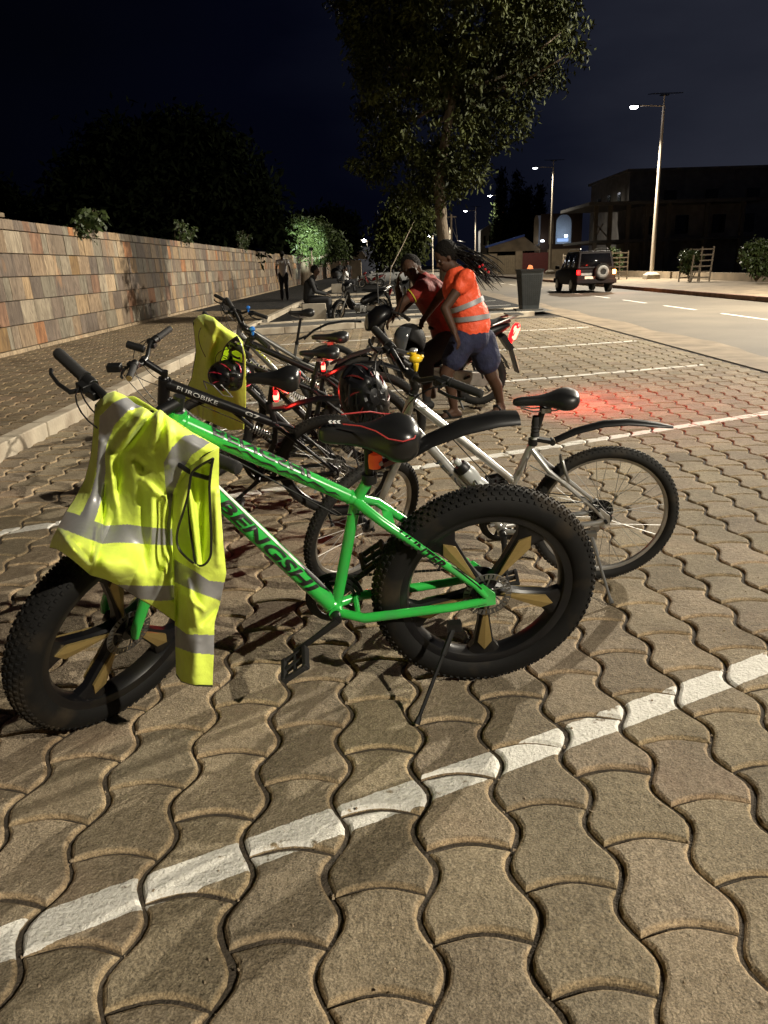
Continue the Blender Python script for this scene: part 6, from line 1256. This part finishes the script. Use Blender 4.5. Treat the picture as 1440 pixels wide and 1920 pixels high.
# seated man on the block and other far people
def simple_person(label, J, sex, sc_, cloth_m, leg_m, hairm='short', gp=None, remesh=.014, fwd=(-1, 0, 0)):
    t = person(label, None, gp); b, ey, pu, hr, T_ = head(t, J['head'], fwd, (0, 0, 1), sc_)
    b.cap(J['neck'], Vector(J['head'])-Vector((0, 0, .06)), .05*sc_, .05*sc_); b.cap(J['pel'], J['chest'], .12*sc_, .12*sc_); b.cap(J['chest'], J['neck'], .12*sc_, .06*sc_)
    for s_ in ('l', 'r'):
        b.chain([J['sh'+s_], J['el'+s_], J['wr'+s_]], [.048*sc_, .04*sc_, .028*sc_]); hand(b, J['wr'+s_], Vector(J['wr'+s_])-Vector(J['el'+s_]), (0, 0, -1) if abs((Vector(J['wr'+s_])-Vector(J['el'+s_])).normalized().z) < .8 else (1, 0, 0), sc_, .4, 1 if s_ == 'l' else -1)
        b.chain([J['hip'+s_], J['kn'+s_], J['an'+s_]], [.095*sc_, .06*sc_, .038*sc_]); foot_(b, J['an'+s_], fwd, sc_) if J['an'+s_][2] < .3 else None
    b.build('body', M['skin'], t, remesh=remesh); ey.build('eyes', M['eyes'], t); pu.build('pupils', M['black'], t); hr.build('hair', M['hair'], t, remesh=remesh)
    b = MB(); b.cap(J['pel'], J['chest'], .145*sc_, .155*sc_, 16); b.cap(J['chest'], J['neck'], .15*sc_, .075*sc_, 14); b.cap(J['shl'], J['shr'], .068*sc_, .068*sc_, 12)
    for s_ in ('l', 'r'): b.cap(J['sh'+s_], Vector(J['sh'+s_]).lerp(Vector(J['el'+s_]), sex), .068*sc_, .058*sc_, 12); 
    if sex > .95:
        for s_ in ('l', 'r'): b.cap(J['el'+s_], J['wr'+s_], .055*sc_, .042*sc_, 12)
    b.build('shirt', cloth_m, t, remesh=remesh)
    b = MB()
    for s_ in ('l', 'r'): b.chain([J['hip'+s_], J['kn'+s_], J['an'+s_]], [.115*sc_, .082*sc_, .062*sc_])
    b.cap(J['pel'], Vector(J['pel'])+Vector((0, 0, .06)), .14*sc_, .14*sc_); b.build('trousers', leg_m, t, remesh=remesh)
    b = MB()
    d = Vector(fwd).normalized()
    for s_ in ('l', 'r'): a_ = Vector(J['an'+s_]); b.cap(a_-Vector((0, 0, .04))-d*.04, a_-Vector((0, 0, .045))+d*.15, .045*sc_, .04*sc_, 10)
    b.build('shoes', M['black'], t, remesh=remesh); return t
bx, by = -1.70, 21.1
simple_person('man in dark clothes sitting on the concrete block beside the black motorcycle', dict(head=(bx+.13, by, 1.33), neck=(bx+.05, by, 1.17), chest=(bx-.05, by, .98), pel=(bx-.1, by, .62), shl=(bx, by-.19, 1.10), shr=(bx, by+.19, 1.10), ell=(bx+.10, by-.22, .82), elr=(bx+.12, by+.2, .82), wrl=(bx+.36, by-.14, .74), wrr=(bx+.36, by+.14, .74),
    hipl=(bx-.02, by-.1, .62), hipr=(bx-.02, by+.1, .62), knl=(bx+.42, by-.14, .60), knr=(bx+.42, by+.14, .60), anl=(bx+.46, by-.14, .10), anr=(bx+.46, by+.14, .10)), 1.0, 1.0, M['greyshirt'], M['pants'], fwd=(1, -.2, 0))
wx = at(530, 500, 34.5).x; wy = 34.5; s_ = 1.14
def Wk(x, y, z): return (wx+x*s_, wy+y*s_, .12+z*s_)
simple_person('man in a white T-shirt and black trousers walking away along the stone wall', dict(head=Wk(0, 0, 1.62), neck=Wk(0, 0, 1.47), chest=Wk(0, 0, 1.28), pel=Wk(0, 0, .95), shl=Wk(-.19, 0, 1.40), shr=Wk(.19, 0, 1.40), ell=Wk(-.25, .02, 1.12), elr=Wk(.26, -.03, 1.12), wrl=Wk(-.24, .08, .88), wrr=Wk(.30, .02, .88),
    hipl=Wk(-.09, 0, .92), hipr=Wk(.09, 0, .92), knl=Wk(-.09, .04, .50), knr=Wk(.10, -.04, .50), anl=Wk(-.09, -.06, .09), anr=Wk(.11, .05, .09)), .45, 1.1, M['whiteshirt'], M['pants'], fwd=(0, 1, 0))
def far_person(u, y, label, seated, shirt, fwd, sc_=1.0):
    x = at(u, 500, y).x
    if seated: J = dict(head=(x, y, 1.30), neck=(x, y, 1.14), chest=(x, y, .98), pel=(x, y, .62), shl=(x, y-.18, 1.08), shr=(x, y+.18, 1.08), ell=(x+.1, y-.2, .84), elr=(x+.1, y+.2, .84), wrl=(x+.3, y-.12, .76), wrr=(x+.3, y+.12, .76), hipl=(x, y-.1, .6), hipr=(x, y+.1, .6), knl=(x+.42, y-.12, .58), knr=(x+.42, y+.12, .58), anl=(x+.45, y-.12, .1), anr=(x+.45, y+.12, .1))
    else: J = dict(head=(x, y, 1.66), neck=(x, y, 1.5), chest=(x, y, 1.3), pel=(x, y, .96), shl=(x-.18, y, 1.42), shr=(x+.18, y, 1.42), ell=(x-.24, y, 1.14), elr=(x+.24, y, 1.14), wrl=(x-.22, y-.08, .9), wrr=(x+.22, y-.08, .9), hipl=(x-.09, y, .92), hipr=(x+.09, y, .92), knl=(x-.1, y, .5), knr=(x+.1, y, .5), anl=(x-.1, y, .09), anr=(x+.1, y, .09))
    return simple_person(label, J, .5, sc_, shirt, M['pants'], gp='small group of people beyond the kerb island', remesh=.03, fwd=fwd)
far_person(648, 46.5, 'far seated person in a white shirt on a block past the black motorcycle', True, M['whiteshirt'], (1, -.2, 0))
far_person(637, 52, 'far person in dark clothes standing behind the seated white shirt', False, M['greyshirt'], (0, -1, 0))
far_person(652, 54, 'far standing person just right of the other dark figure by the wall end', False, M['pants'], (0, -1, 0))
MGf = pose(at(672, 515, 45).x+.4, 45, 3.0, .1)
# loose grit in the joints near the camera
gr = MB(); random.seed(11)
for k in range(1100):
    y = random.uniform(.75, 4.5); x = random.uniform(-.75*y-.2, .6*y+.2); j = round((x-.078)/.2235); s_ = random.uniform(.0013, .0034)*random.choice((1, 1, 1, 1.7))
    if random.random() < .88: x = .078+.2235*j+((-1)**j)*-.0255*cos(2*pi*(y-1.526)/.28)+random.uniform(-.004, .004); z = -.008
    else: z = .001
    r3 = Matrix.Rotation(random.uniform(0, 3), 3, 'Z'); gr.box((x, y, z+s_*.5), (s_*2.2, s_*1.6, s_*1.5), r3, taper=.6)
o = gr.build('grit', M['walltan'], smooth=False); tag(o, 'small grit lying in the joints of the paving', kind='stuff')
